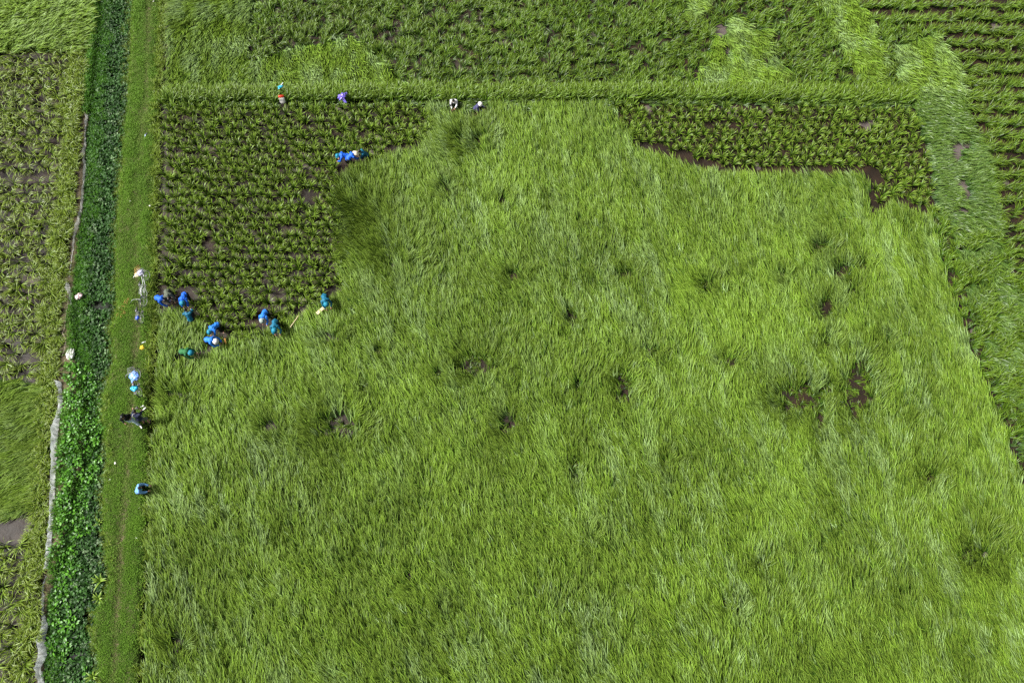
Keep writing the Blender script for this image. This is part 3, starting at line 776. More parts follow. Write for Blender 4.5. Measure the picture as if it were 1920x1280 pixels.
# ------------------------------------------------------------------ straw heaps on the path
def straw(label, uv, n, ru, seed):
    c = P(uv[0], uv[1], .21); m_ = MB()
    for _ in range(n):
        a_ = U(0, 3.14); r_ = ru * math.sqrt(U(0, 1)); t_ = U(0, 6.28); L = U(.10, .24)
        p_ = Vector((r_ * math.cos(t_) * .6, r_ * math.sin(t_), U(.01, .07)))
        d_ = Vector((math.cos(a_), math.sin(a_), G(0, .15))) * L
        m_.tube([p_ - d_ / 2, p_ + Vector((0, 0, .02)), p_ + d_ / 2], .0075, 4, False)
    o = m_.build('straw_heap', M_STRAW); o.location = c
    return tag(o, label, 'straw', 'orange straw scattered on the path')
M_STRAW = plain('orange straw', (.50, .30, .08), .8, .35, 30)
straw('loose orange straw scattered on the turf left of the middle bicycle', (229, 582), 46, .45, 1)
straw('small handful of orange straw just above the scattered straw', (238, 566), 20, .22, 2)
straw('orange straw beside the basket of the white bicycle', (258, 507), 34, .26, 3)

# ================================================================== vegetation
def blade(root, az, el0, el1, L, w, nseg=4, roll=0.0, bend=0.0, fold=0.0):
    """one tapered arching leaf; returns verts, faces, position along the blade"""
    vs = []; ts = []; p = Vector(root)
    for i in range(nseg + 1):
        t = i / nseg
        el = el0 + (el1 - el0) * t ** 1.2
        a = az + bend * t
        d = Vector((math.cos(a) * math.cos(el), math.sin(a) * math.cos(el), math.sin(el)))
        sd = Vector((-math.sin(a), math.cos(a), 0))
        up = d.cross(sd)
        sd = sd * math.cos(roll) + up * math.sin(roll)
        ww = w * (.55 + .75 * t if t < .45 else .8875 * (1 - ((t - .45) / .55) ** 1.8) + .03) * .5
        vs += [p - sd * ww, p + sd * ww]; ts += [t, t]
        p = p + d * (L / nseg)
    return vs, [(2 * i, 2 * i + 1, 2 * i + 3, 2 * i + 2) for i in range(nseg)], ts
def tuft(name, specs, mat):
    v = []; f = []; T = []; B = []
    for s in specs:
        bb = s.pop('b', None); a, b, c = blade(**s); n = len(v)
        v += [tuple(q) for q in a]; f += [tuple(k + n for k in q) for q in b]; T += c
        B += [random.random() if bb is None else bb] * len(a)
    return mesh_np(name, v, f, mat, False, {'t': T, 'b': B})
U = random.uniform; G = random.gauss
PROTO = {}
def protos(kind, meshes):
    c = bpy.data.collections.new('plants_' + kind)
    for k, me in enumerate(meshes):
        c.objects.link(bpy.data.objects.new('%s_%02d' % (kind, k), me))
    PROTO[kind] = (c, len(meshes))

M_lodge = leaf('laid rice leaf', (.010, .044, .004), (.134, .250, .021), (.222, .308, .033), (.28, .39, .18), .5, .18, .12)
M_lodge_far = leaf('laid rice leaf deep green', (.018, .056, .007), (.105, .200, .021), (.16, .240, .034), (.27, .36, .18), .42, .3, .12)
M_stand = leaf('standing rice leaf', (.005, .020, .0015), (.052, .120, .006), (.175, .265, .016), trans=.08, tipamt=.8, tp=2.4)  # blade bodies coloured dark for shade inside the stand; yellower tips are real
M_clump = leaf('tied rice leaf', (.003, .014, .0015), (.042, .100, .006), (.225, .340, .028), trans=.10, tipamt=.9, tp=2.4)  # dark body colour stands in for shade between sheaves; tips are truly yellower
M_left = leaf('yellowing rice leaf', (.004, .017, .0015), (.054, .115, .006), (.245, .330, .022), trans=.08, tipamt=.85, tp=2.2)  # same dark body colour, put in for shade low in the clumps
M_lawn = leaf('path grass', (.036, .112, .010), (.138, .280, .024), (.18, .30, .035), (.19, .17, .075), .6, .2, .18)
M_bank = leaf('bank grass', (.012, .066, .005), (.085, .250, .014), (.13, .31, .02), trans=.2)
M_sedge = leaf('edge grass', (.04, .09, .01), (.150, .235, .02), (.25, .32, .04), trans=.2)
M_vine = leaf('vine leaf', (.010, .055, .005), (.085, .25, .014), (.11, .28, .02), rough=.4, trans=.15, tipamt=.3)
M_hya = leaf('floating plant leaf', (.004, .016, .003), (.034, .100, .014), (.04, .10, .02), (.22, .31, .16), .5, .16, .06, .35)

protos('lodge', [tuft('lodge', [dict(root=(U(-.22, .06), U(-.13, .13), U(0, .05)), az=G(0, .20), el0=R(U(6, 34)), el1=R(U(-28, 8)), L=U(.42, .82), w=U(.024, .044), roll=G(0, .5), bend=G(0, .25)) for _ in range(13)], M_lodge) for _ in range(5)])
protos('lodgefar', [tuft('lodgefar', [dict(root=(U(-.22, .06), U(-.14, .14), U(0, .05)), az=G(0, .24), el0=R(U(10, 45)), el1=R(U(-35, 10)), L=U(.45, .80), w=U(.032, .054), roll=G(0, .5), bend=G(0, .3)) for _ in range(12)], M_lodge_far) for _ in range(5)])
protos('stand', [tuft('stand', [dict(root=(U(-.07, .07), U(-.07, .07), 0), az=G(0, .8), el0=R(U(62, 88)), el1=R(U(-30, 40)), L=U(.60, .98), w=U(.032, .052), nseg=5, roll=G(0, .5), bend=G(0, .3)) for _ in range(14)] + [dict(root=(U(-.08, .08), U(-.08, .08), 0), az=U(0, 6.28), el0=R(U(50, 80)), el1=R(U(0, 50)), L=U(.28, .45), w=U(.03, .05), nseg=3, b=0.0) for _ in range(6)], M_stand) for _ in range(5)])  # short low leaves given the darkest colour as painted shade
def clumpspec(n, spread, lean=0.0):
    out = []
    for k in range(n):
        a = U(0, 2 * math.pi); inner = k < n * .35
        out.append(dict(root=(math.cos(a) * U(0, .05), math.sin(a) * U(0, .05), 0), az=a + G(0, .2), el0=R(U(78, 89) if inner else U(66, 84)),
                        el1=R(U(20, 60) if inner else U(-35, 30)), L=U(.48, .72) * spread, w=U(.036, .058), nseg=5, roll=G(0, .4), bend=G(0, .35)))
    for k in range(14):                                  # short low leaves, darkest colour painted in for shade in the sheaf
        a = U(0, 2 * math.pi)
        out.append(dict(root=(math.cos(a) * .04, math.sin(a) * .04, U(0, .15)), az=a, el0=R(U(50, 75)), el1=R(U(-10, 40)), L=U(.22, .42), w=U(.03, .05), nseg=3, roll=G(0, .4), b=0.0))
    return out
CLUMPS = [tuft('sheaf', clumpspec(26, 1.0), M_clump) for _ in range(6)]
protos('clump', CLUMPS)
def droopspec(n):
    return [dict(root=(U(-.06, .06), U(-.06, .06), 0), az=G(0, 1.05), el0=R(U(60, 86)), el1=R(U(-62, -10)), L=U(.62, 1.0), w=U(.030, .050), nseg=6, roll=G(0, .4), bend=G(0, .35)) for _ in range(n)]
DROOPS = [tuft('droop', droopspec(25), M_left) for _ in range(6)]
protos('droop', DROOPS)
protos('lawn', [tuft('lawn', [dict(root=(U(-.10, .10), U(-.10, .10), 0), az=U(0, 6.28), el0=R(U(35, 80)), el1=R(U(-20, 40)), L=U(.06, .13), w=U(.010, .018), nseg=2, roll=G(0, .4)) for _ in range(22)], M_lawn) for _ in range(4)])
protos('bank', [tuft('bank', [dict(root=(U(-.10, .10), U(-.10, .10), 0), az=U(0, 6.28), el0=R(U(50, 85)), el1=R(U(-30, 30)), L=U(.18, .36), w=U(.014, .024), nseg=3, roll=G(0, .4)) for _ in range(16)], M_bank) for _ in range(4)])
SEDGE = [tuft('sedge', [dict(root=(U(-.05, .05), U(-.05, .05), 0), az=U(0, 6.28), el0=R(U(55, 86)), el1=R(U(-45, 20)), L=U(.30, .62), w=U(.020, .036), nseg=4, roll=G(0, .4), bend=G(0, .3)) for _ in range(20)], M_sedge) for _ in range(4)]
protos('sedge', SEDGE)
def broad(name, n, spread, hgt, size, mat, stalk=True, point=0.0):
    """a rosette of broad leaves held on stalks"""
    v = []; f = []; T = []; B = []
    for _ in range(n):
        a = U(0, 6.28); r = spread * math.sqrt(U(0, 1)); b = random.random()
        c = Vector((r * math.cos(a), r * math.sin(a), hgt * U(.5, 1.1)))
        s = size * U(.7, 1.3)
        E = Euler((G(0, .38), G(0, .38) - .15, a)).to_matrix()
        pts = []; K = 8
        for k in range(K):
            q = 2 * math.pi * k / K
            rr = s * (.5 + .12 * math.cos(q) * point)
            z = -.18 * s * math.cos(2 * q) * .5
            pts.append(c + E @ Vector((rr * math.cos(q) * (1.15 + point * .25), rr * math.sin(q) * (.95 - .2 * point), z)))
        n0 = len(v)
        v += [tuple(c + Vector((0, 0, .01)))] + [tuple(p) for p in pts]
        T += [0.1] + [.9] * K; B += [b] * (K + 1)
        f += [(n0, n0 + 1 + k, n0 + 1 + (k + 1) % K) for k in range(K)]
        if stalk:
            aa, bb, cc = blade((r * .3 * math.cos(a), r * .3 * math.sin(a), -.12), a, R(75), R(55), hgt * 1.1, .014, 2)
            n0 = len(v); v += [tuple(q) for q in aa]; f += [tuple(k + n0 for k in q) for q in bb]; T += [0] * len(aa); B += [b] * len(aa)
    return mesh_np(name, v, f, mat, False, {'t': T, 'b': B})
protos('hya', [broad('hya', 8, .17, .17, .120, M_hya) for _ in range(5)])
protos('vine', [broad('vine', 12, .24, .26, .115, M_vine, True, 1.0) for _ in range(5)])

def stuff(name, kind, x, y, z, rot, scl, tint, pale, label, cat):
    """one mass of plants: points that each carry an instance of a tuft"""
    c, nvar = PROTO[kind]
    n = len(x)
    me = bpy.data.meshes.new(name)
    me.vertices.add(n)
    me.vertices.foreach_set('co', np.stack([x, y, z], 1).astype(np.float32).ravel())
    def at(k, t, a, f='value'):
        q = me.attributes.new(k, t, 'POINT'); q.data.foreach_set(f, a)
    at('rot', 'FLOAT_VECTOR', np.asarray(rot, np.float32).ravel(), 'vector')
    at('scl', 'FLOAT', np.asarray(scl, np.float32)); at('tint', 'FLOAT', np.asarray(tint, np.float32)); at('pale', 'FLOAT', np.asarray(pale, np.float32))
    at('pick', 'INT', RNG.integers(0, nvar, n).astype(np.int32))
    o = link(name, me)
    g = bpy.data.node_groups.new('scatter_' + name, 'GeometryNodeTree')
    g.interface.new_socket('Geometry', in_out='INPUT', socket_type='NodeSocketGeometry')
    g.interface.new_socket('Geometry', in_out='OUTPUT', socket_type='NodeSocketGeometry')
    gi = g.nodes.new('NodeGroupInput'); go = g.nodes.new('NodeGroupOutput')
    ci = g.nodes.new('GeometryNodeCollectionInfo'); ci.inputs['Collection'].default_value = c
    ci.inputs['Separate Children'].default_value = True; ci.inputs['Reset Children'].default_value = True
    ip = g.nodes.new('GeometryNodeInstanceOnPoints'); ip.inputs['Pick Instance'].default_value = True
    def na(k, t):
        q = g.nodes.new('GeometryNodeInputNamedAttribute'); q.data_type = t; q.inputs['Name'].default_value = k
        return q.outputs['Attribute']
    er = g.nodes.new('FunctionNodeEulerToRotation')
    L = g.links.new
    L(gi.outputs[0], ip.inputs['Points']); L(ci.outputs[0], ip.inputs['Instance'])
    L(na('pick', 'INT'), ip.inputs['Instance Index'])
    L(na('rot', 'FLOAT_VECTOR'), er.inputs[0]); L(er.outputs[0], ip.inputs['Rotation'])
    L(na('scl', 'FLOAT'), ip.inputs['Scale'])
    L(ip.outputs[0], go.inputs[0])
    md = o.modifiers.new('scatter', 'NODES'); md.node_group = g
    return tag(o, label, cat, kind='stuff')

def candidates(dens, x0, x1, y0, y1, jit=.9):
    s = 1 / math.sqrt(dens)
    X, Y = np.meshgrid(np.arange(x0, x1, s), np.arange(y0, y1, s))
    X = X.ravel() + (RNG.random(X.size) - .5) * s * jit; Y = Y.ravel() + (RNG.random(Y.size) - .5) * s * jit
    return X, Y
def inframe(u, v, m=1.0):
    return (u > -230 * m) & (u < 2150 * m) & (v > -120 * m) & (v < 1400)
def heading(u, v, du, dv):
    """world azimuth of the photo direction (du, dv) on the ground"""
    x0, y0 = gp(u, v); n = np.hypot(du, dv) + 1e-9
    x1, y1 = gp(u + du / n * 4, v + dv / n * 4)
    return np.arctan2(y1 - y0, x1 - x0)
def gnd(x, y): return ground_height(x, y)[0]

XR = (-46, 46, -10, 48)
def mudmask(u, v):
    b = np.zeros(u.shape, bool)
    wob = (vn(u / 7., v / 7., 21) - .5) * 5
    for pts, w in MUD: b |= dline(u, v, pts) < w + 2.5 + wob
    for (cu, cv), a, c in PUD: b |= ((u - cu) / a) ** 2 + ((v - cv) / c) ** 2 < 1.7 + wob * .16
    return b
def pitfields(u, v):
    """how bare and how tousled each place is"""
    bare = np.zeros(u.shape); rim = np.zeros(u.shape); ang = np.zeros(u.shape)
    w = .75 + .5 * vn(u / 9., v / 9., 5)
    for cu, cv, a, c, s in PITS:
        q = np.sqrt(((u - cu) / a) ** 2 + ((v - cv) / c) ** 2) / w / 1.4
        bare = np.maximum(bare, s * np.clip(1.15 - q, 0, 1))
        r = np.clip(1.9 - q, 0, 1)
        ang = np.where(r > rim, np.arctan2(v - cv, u - cu), ang)
        rim = np.maximum(rim, r)
    return bare, rim, ang
PEOPLE_PX = []   # filled in by the people builder; crop is kept clear under them

# ---- 1. the laid crop of the big paddy
X, Y = candidates(40, *XR)
u, v = px(X, Y, .18)
m = (u > paddyL(v) + 2 + 3 * vn(v / 12., v * 0, 4)) & (u < mainR(v) - 7 * (v > 410) * vn(v / 8., u * 0, 7)) & (v > dikeV(u) + 36) & inframe(u, v)
m &= ~inpoly(u, v, LBLOCK) & ~inpoly(u, v, RBLOCK) & ~mudmask(u, v)
X, Y, u, v = X[m], Y[m], u[m], v[m]
bare, rim, pang = pitfields(u, v)
fine = vn(u / 10., v / 22., 8)
keep = RNG.random(len(u)) > np.clip(bare * 2.2 + (fine > .75) * .5, 0, 1)
X, Y, u, v, rim, pang, fine = [k[keep] for k in (X, Y, u, v, rim, pang, fine)]
sx = np.interp(u, [280, 700, 1100, 1500, 1800], [.10, .26, .36, .42, .52])
ang0 = np.arctan2(-1.0, -sx) + (fbm(u / 150., v / 150., 2) - .5) * 1.0 + (vn(u / 38., v / 38., 6) - .5) * .55
tous = (vn(u / 60., v / 60., 31) > .80) * .5
# left margin: crop pulled towards lower left, upper left curls outwards
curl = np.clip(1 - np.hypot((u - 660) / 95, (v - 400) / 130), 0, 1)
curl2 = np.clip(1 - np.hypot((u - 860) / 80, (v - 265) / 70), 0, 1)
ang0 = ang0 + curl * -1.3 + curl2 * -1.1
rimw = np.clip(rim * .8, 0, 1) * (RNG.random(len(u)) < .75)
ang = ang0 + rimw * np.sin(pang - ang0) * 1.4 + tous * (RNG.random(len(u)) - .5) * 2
az = heading(u, v, np.cos(ang), np.sin(ang)) + RNG.normal(0, .12, len(u))
# streaks along the lay: sky sheen and pale leaf undersides put into the colour
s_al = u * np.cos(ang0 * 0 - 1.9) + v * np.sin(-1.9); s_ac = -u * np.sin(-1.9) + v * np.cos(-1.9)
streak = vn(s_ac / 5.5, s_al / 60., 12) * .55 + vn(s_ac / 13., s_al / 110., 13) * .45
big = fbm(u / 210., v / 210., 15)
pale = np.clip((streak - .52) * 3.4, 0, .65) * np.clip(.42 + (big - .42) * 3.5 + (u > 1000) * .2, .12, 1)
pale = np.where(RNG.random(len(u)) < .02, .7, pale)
green = fbm(u / 90. + 40, v / 120., 18)
tint = .54 + (green - .5) * 1.25 + RNG.normal(0, .16, len(u)) - rim * .42 - curl * .40 - curl2 * .35 + (fine - .5) * .25 - np.clip(.44 - streak, 0, 1) * 1.5  # rim and low streak terms paint pit and gap shade into the tint
zz = .02 + .13 * RNG.random(len(u)) + (fbm(X * .55, Y * .55, 22) - .5) * .28
rx = RNG.normal(0, .25, len(u)); ry = -R(4) + RNG.normal(0, .12, len(u)) - rim * .42 - curl * .2
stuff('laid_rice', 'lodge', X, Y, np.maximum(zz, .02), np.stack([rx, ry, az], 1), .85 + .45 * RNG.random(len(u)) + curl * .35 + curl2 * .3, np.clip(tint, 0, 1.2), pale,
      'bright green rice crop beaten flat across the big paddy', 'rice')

# ---- 2. laid crop of the neighbouring paddies (top, right)
TOPLAID = [[(318, -150), (500, -150), (470, 60), (445, 165), (312, 170)], [(440, 165), (470, 120), (560, 85), (660, 75), (720, 130), (770, 168)],
           [(1290, 168), (1345, 60), (1370, 30), (1440, 60), (1480, 168)], [(1480, -150), (1560, -150), (1660, 120), (1640, 170), (1575, 90)],
           [(1672, 90), (1740, 60), (1800, 110), (1815, 200), (1700, 190)], [(1255, -150), (1300, -150), (1330, 20), (1290, 30)]]
X, Y = candidates(32, *XR)
u, v = px(X, Y, .2)
top = (u > paddyL(v) + 4) & (v < dikeV(u) - 4) & (u < rowsX(v))
inl = np.zeros(u.shape, bool)
uw = u + (vn(u / 14., v / 14., 41) - .5) * 26; vw = v + (vn(u / 14., v / 14., 42) - .5) * 18
for p in TOPLAID: inl |= inpoly(uw, vw, p)
right = (u > np.where(v < 410, mainR(v) + 2, mainR(v) + 26)) & (v > dikeV(u) - 4) & (u < rowsX(v)) | ((u > rowsX(v)) & (v > 590))
semi = right & (vn(u / 26., v / 20., 44) > .56) & (v > 430)
m = ((top & inl) | (right & ~semi)) & inframe(u, v) & ~mudmask(u, v)
X, Y, u, v, top = X[m], Y[m], u[m], v[m], top[m]
# lay direction
a_tl = np.arctan2(1.0, -.25 + 0 * u) + (fbm(u / 70., v / 70., 51) - .5) * 1.6 + np.clip((60 - v) / 60, 0, 1) * 1.0
a_tm = np.arctan2(1.0, .25 + 0 * u) + (fbm(u / 90., v / 90., 52) - .5) * 1.0
a_tr = np.arctan2(1.0, .55 + 0 * u) + (fbm(u / 90., v / 90., 53) - .5) * .9
a_r1 = np.interp(v, [170, 260, 340, 420, 520, 650, 800, 1000], [1.0, .35, .05, .45, 1.1, .5, .15, .6]) + (fbm(u / 60., v / 60., 54) - .5) * 1.2
ang = np.where(top, np.where(u < 480, a_tl, np.where(u < 1250, a_tm, a_tr)), a_r1)
az = heading(u, v, np.cos(ang), np.sin(ang)) + RNG.normal(0, .16, len(u))
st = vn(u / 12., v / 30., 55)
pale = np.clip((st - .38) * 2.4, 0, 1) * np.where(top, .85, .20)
tint = np.where(top, np.where(u < 480, .56, .56), .24) + (fbm(u / 60., v / 60., 56) - .5) * .7 + RNG.normal(0, .15, len(u))
zz = .02 + .12 * RNG.random(len(u)) + np.clip((fbm(X * .5, Y * .5, 57) - .45), -.1, 1) * .3
rot_ = np.stack([RNG.normal(0, .25, len(u)), -R(5) + RNG.normal(0, .13, len(u)), az], 1); sc_ = .8 + .4 * RNG.random(len(u))
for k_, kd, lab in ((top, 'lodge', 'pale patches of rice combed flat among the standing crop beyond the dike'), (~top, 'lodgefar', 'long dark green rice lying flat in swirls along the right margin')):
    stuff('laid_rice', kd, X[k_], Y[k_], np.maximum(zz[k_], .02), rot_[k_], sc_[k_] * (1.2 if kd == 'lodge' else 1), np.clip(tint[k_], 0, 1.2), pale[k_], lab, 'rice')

# ---- 3. half-standing crop beyond the dike, rows at the right, dike row itself
X, Y = candidates(14, *XR)
u, v = px(X, Y, .45)
top = (u > paddyL(v) + 6) & (v < dikeV(u) + 2) & (u < rowsX(v))
uw = u + (vn(u / 14., v / 14., 41) - .5) * 26; vw = v + (vn(u / 14., v / 14., 42) - .5) * 18
inl = np.zeros(u.shape, bool)
for p in TOPLAID: inl |= inpoly(uw, vw, p)
rows = (u > rowsX(v)) & (v < 600) & (v > 2 + (u < 1740) * -40)
d2 = dline(u, v, [(1752, 400), (1765, 470), (1802, 590), (1840, 700), (1880, 800), (1925, 930), (2050, 1280), (2120, 1450)])
edge = (u > mainR(v) + 2) & (d2 < 24) & (v > 395) & (vn(u / 11., v / 11., 61) > .46)
right = (u > mainR(v) + 26) & (v > 430) & (u < rowsX(v)) | ((u > rowsX(v)) & (v > 590))
semi = right & (vn(u / 26., v / 20., 44) > .50)
_, prim, _ = pitfields(u, v)
mess = (u > paddyL(v) + 8) & (u < mainR(v) - 4) & (v > 220) & (prim > .25) & (RNG.random(len(u)) < .6) & ~inpoly(u, v, LBLOCK)
gapn = fbm(u / 26., v / 20., 63)
rowph = (v + (vn(u / 60., v * 0, 64) - .5) * 12) / 24.5
m1 = top & ~inl & (gapn > .34) & (vn(u / 8., v / 7., 62) > .40)
m2 = rows & ((np.mod(rowph, 1.0) < .47) | (vn(u / 40., v / 30., 65) > .86)) & (vn(u / 12., v / 12., 66) > .14)
m = (m1 | m2 | edge | semi | mess) & inframe(u, v) & ~mudmask(u, v)
X, Y, u, v, m2, e, ms_ = X[m], Y[m], u[m], v[m], m2[m], edge[m], mess[m]
ang = np.where(m2, np.arctan2(-.6, 1.0), np.arctan2(-1.0, .45)) + (fbm(u / 60., v / 60., 67) - .5) * 3.2
az = heading(u, v, np.cos(ang), np.sin(ang)) + RNG.normal(0, .5, len(u)) + np.where(ms_, RNG.random(len(u)) * 6.28, 0)
tint = .50 + (fbm(u / 50., v / 50., 68) - .5) * .9 + RNG.normal(0, .17, len(u)) + np.where(m2, -.02, 0) + np.where(e, .25, 0) - np.where(ms_, .22, 0)  # tufts around the pits darkened by colour for the shade there
lean = np.where(m2, .05, .30) * RNG.random(len(u)) + np.clip(fbm(u / 40., v / 40., 69) - .45, 0, 1) * np.where(m2, .3, 1.4) + np.where(ms_, .5, 0)
stuff('standing_rice', 'stand', X, Y, np.zeros(len(u)), np.stack([RNG.normal(0, .12, len(u)), lean, az], 1), (.72 + .3 * RNG.random(len(u))) * np.where(ms_, .8, 1), np.clip(tint, 0, 1.2), 0 * u,
      'ruffled half standing rice with yellow green tips beyond the dike and at the right', 'rice')

# low leaves added between the standing tufts, coloured near black for shade
X, Y = candidates(9, *XR)
u, v = px(X, Y, .1)
m = (((u > paddyL(v) + 6) & (v < dikeV(u) + 18) & (u < 1720)) | ((u > mainR(v) + 4) & (v > 395))) & ~((u > rowsX(v)) & (v < 600)) & inframe(u, v) & ~mudmask(u, v) & (RNG.random(len(u)) < .85)
X, Y, u, v = X[m], Y[m], u[m], v[m]
stuff('gap_shade_leaves', 'lodgefar', X, Y, .01 + .06 * RNG.random(len(u)), np.stack([RNG.normal(0, .2, len(u)), -.1 + RNG.normal(0, .12, len(u)), RNG.random(len(u)) * 6.28], 1), .55 + .3 * RNG.random(len(u)), -.1 + RNG.normal(0, .12, len(u)), 0 * u,
      'low leaves coloured dark for shade in the gaps of the standing rice', 'rice')

# dike row: a tall even band of rice along the head of the big paddy
X, Y = candidates(30, *XR)
u, v = px(X, Y, .1)
dv_ = v - dikeV(u)
m = (u > paddyL(v) - 2) & (u < 1704 + 0 * u) & (dv_ > 6) & (dv_ < 23 + 4 * vn(u / 20., v * 0, 71))
m &= np.hypot(u - 530, (v - 196) * .8) > 9
X, Y, u, v = X[m], Y[m], u[m], v[m]
az = heading(u, v, .2 + RNG.normal(0, .5, len(u)), -1 + 0 * u)
stuff('dike_rice', 'stand', X, Y, np.zeros(len(u)), np.stack([RNG.normal(0, .08, len(u)), .10 * RNG.random(len(u)), az], 1), .9 + .32 * RNG.random(len(u)) + .2 * (vn(u / 12., v * 0, 73) - .5),
      np.clip(.60 + RNG.normal(0, .2, len(u)) + (vn(u / 30., v * 0, 72) - .5) * .7, 0, 1.2), 0 * u, 'tall upright band of rice along the dike at the head of the big paddy', 'rice')
# low flattened growth just below it in the middle
X, Y = candidates(30, *XR)
u, v = px(X, Y, .12)
m = (((u > 795) & (u < 1155) & (v < dikeV(u) + 42)) | ((u > paddyL(v)) & (u < 1706) & (v < dikeV(u) + 27 + 7 * vn(u / 9., v * 0, 74)) & (vn(u / 7., v / 7., 75) > .3))) & (v > dikeV(u) + 20) & ~mudmask(u, v) & (RNG.random(len(u)) < .8)
m &= np.hypot(u - 531, v - 198) > 11
X, Y, u, v = X[m], Y[m], u[m], v[m]
az = heading(u, v, 1 + 0 * u, .1 + RNG.normal(0, .4, len(u)))
stuff('trodden_rice', 'lodgefar', X, Y, .03 + .1 * RNG.random(len(u)), np.stack([RNG.normal(0, .2, len(u)), -.15 + 0 * u, az], 1), .55 + .3 * RNG.random(len(u)), .06 + RNG.normal(0, .14, len(u)), 0 * u,
      'dark trodden rice along the foot of the dike rice', 'rice')

# ---- 4. laid crop in the paddy left of the ditch
X, Y = candidates(34, -46, -18, -10, 48)
u, v = px(X, Y, .18)
yl = u < fenceX(v) - 14
lt = yl & (v < 92 + 10 * vn(u / 15., v * 0, 81))
lm = yl & (v > 705 + .15 * u + 14 * vn(u / 12., v * 0, 82)) & (v < 972 - np.clip(u - 20, 0, 100) * .5) & (u < fenceX(v) - 18)
m = (lt | lm) & inframe(u, v)
X, Y, u, v, lt = X[m], Y[m], u[m], v[m], lt[m]
ang = np.where(lt, .12, 2.3) + (fbm(u / 60., v / 60., 83) - .5) * np.where(lt, 1.1, 2.4)
az = heading(u, v, np.cos(ang), np.sin(ang)) + RNG.normal(0, .16, len(u))
pale = np.clip((vn(u / 26., v / 9., 84) - .45) * 2.4, 0, 1) * .25
tint = np.where(lt, .72, .34) + (fbm(u / 40., v / 40., 85) - .5) * .7 + RNG.normal(0, .14, len(u))
stuff('laid_rice', 'lodge', X, Y, .02 + .14 * RNG.random(len(u)) + np.clip(fbm(X * .5, Y * .5, 86) - .45, -.05, 1) * .3, np.stack([RNG.normal(0, .25, len(u)), -R(5) + RNG.normal(0, .13, len(u)), az], 1),
      .85 + .4 * RNG.random(len(u)), np.clip(tint, 0, 1.2), pale, 'pale combed rice lying flat in the paddy left of the ditch', 'rice')

# ---- 5. path turf, ditch bank, floating plants, vines, edging
X, Y = candidates(150, -32, -14, -10, 48)
u, v = px(X, Y, .2)
ed = 5 * (vn(v / 9., u * 0, 91) - .5)
m = (u > pathL(v) + 1 + ed) & (u < pathR(v) + 2 + ed) & inframe(u, v)
trk = np.exp(-((u - trackX(v)) / (4.5 + 4 * vn(v / 40., v * 0, 92))) ** 2)
wear = trk * np.interp(v, [0, 150, 300, 420, 520, 620, 900, 1280], [.75, .55, .35, .25, .75, .95, .85, .95]) + (fbm(u / 16., v / 40., 93) > .66) * .3
m &= RNG.random(len(u)) > wear * .55
X, Y, u, v, wear = X[m], Y[m], u[m], v[m], wear[m]
near = np.clip((v - 620) / 200, 0, 1)
tint = .58 + (fbm(u / 22., v / 50., 94) - .5) * 1.0 + RNG.normal(0, .12, len(u)) + (u < pathL(v) + 16) * .25 - near * .08
stuff('path_turf', 'lawn', X, Y, gnd(X, Y), np.stack([0 * u, 0 * u, RNG.random(len(u)) * 6.28], 1), .65 + .6 * RNG.random(len(u)) + np.clip(fbm(u / 12., v / 16., 90) - .5, 0, 1) * 2.6, np.clip(tint, 0, 1.2), np.clip(wear * .75 + (RNG.random(len(u)) < .04) * .6, 0, 1),
      'short turf covering the field path with a worn strip down it', 'grass')

X, Y = candidates(75, -38, -18, -10, 48)
u, v = px(X, Y, .2)
wob = (vn(u / 8., v / 10., 95) - .5) * 26
m = (u > fenceX(v) + np.where(v < 212, -7, 4)) & (u < bankX(v) - 2 + wob) & inframe(u, v) & ~((v > 670) & (vn(u / 9., v / 9., 96) < .45))
rimL = (u > pathL(v) - 12 + wob * .4) & (u < pathL(v) + 6) & inframe(u, v)
m2 = rimL & ~m
for mm, nm, lab, kd in ((m, 'bank_grass', 'vivid green grass on the left bank of the ditch', 'bank'), (m2, 'bank_grass', 'yellow green fringe of grass where the path meets the ditch', 'sedge')):
    x, y, a, b = X[mm], Y[mm], u[mm], v[mm]
    if kd == 'sedge':
        k = RNG.random(len(x)) < .40; x, y, a, b = x[k], y[k], a[k], b[k]
    stuff(nm, kd, x, y, np.maximum(gnd(x, y), -.12), np.stack([RNG.normal(0, .15, len(x)), RNG.normal(0, .15, len(x)), RNG.random(len(x)) * 6.28], 1),
          (.75 + .5 * RNG.random(len(x))) * (.55 if kd == 'sedge' else 1), np.clip((.5 if kd == 'bank' else .42) + (fbm(a / 18., b / 18., 97) - .5) * 1.1 + RNG.normal(0, .15, len(x)), 0, 1.2), 0 * a, lab, 'grass')

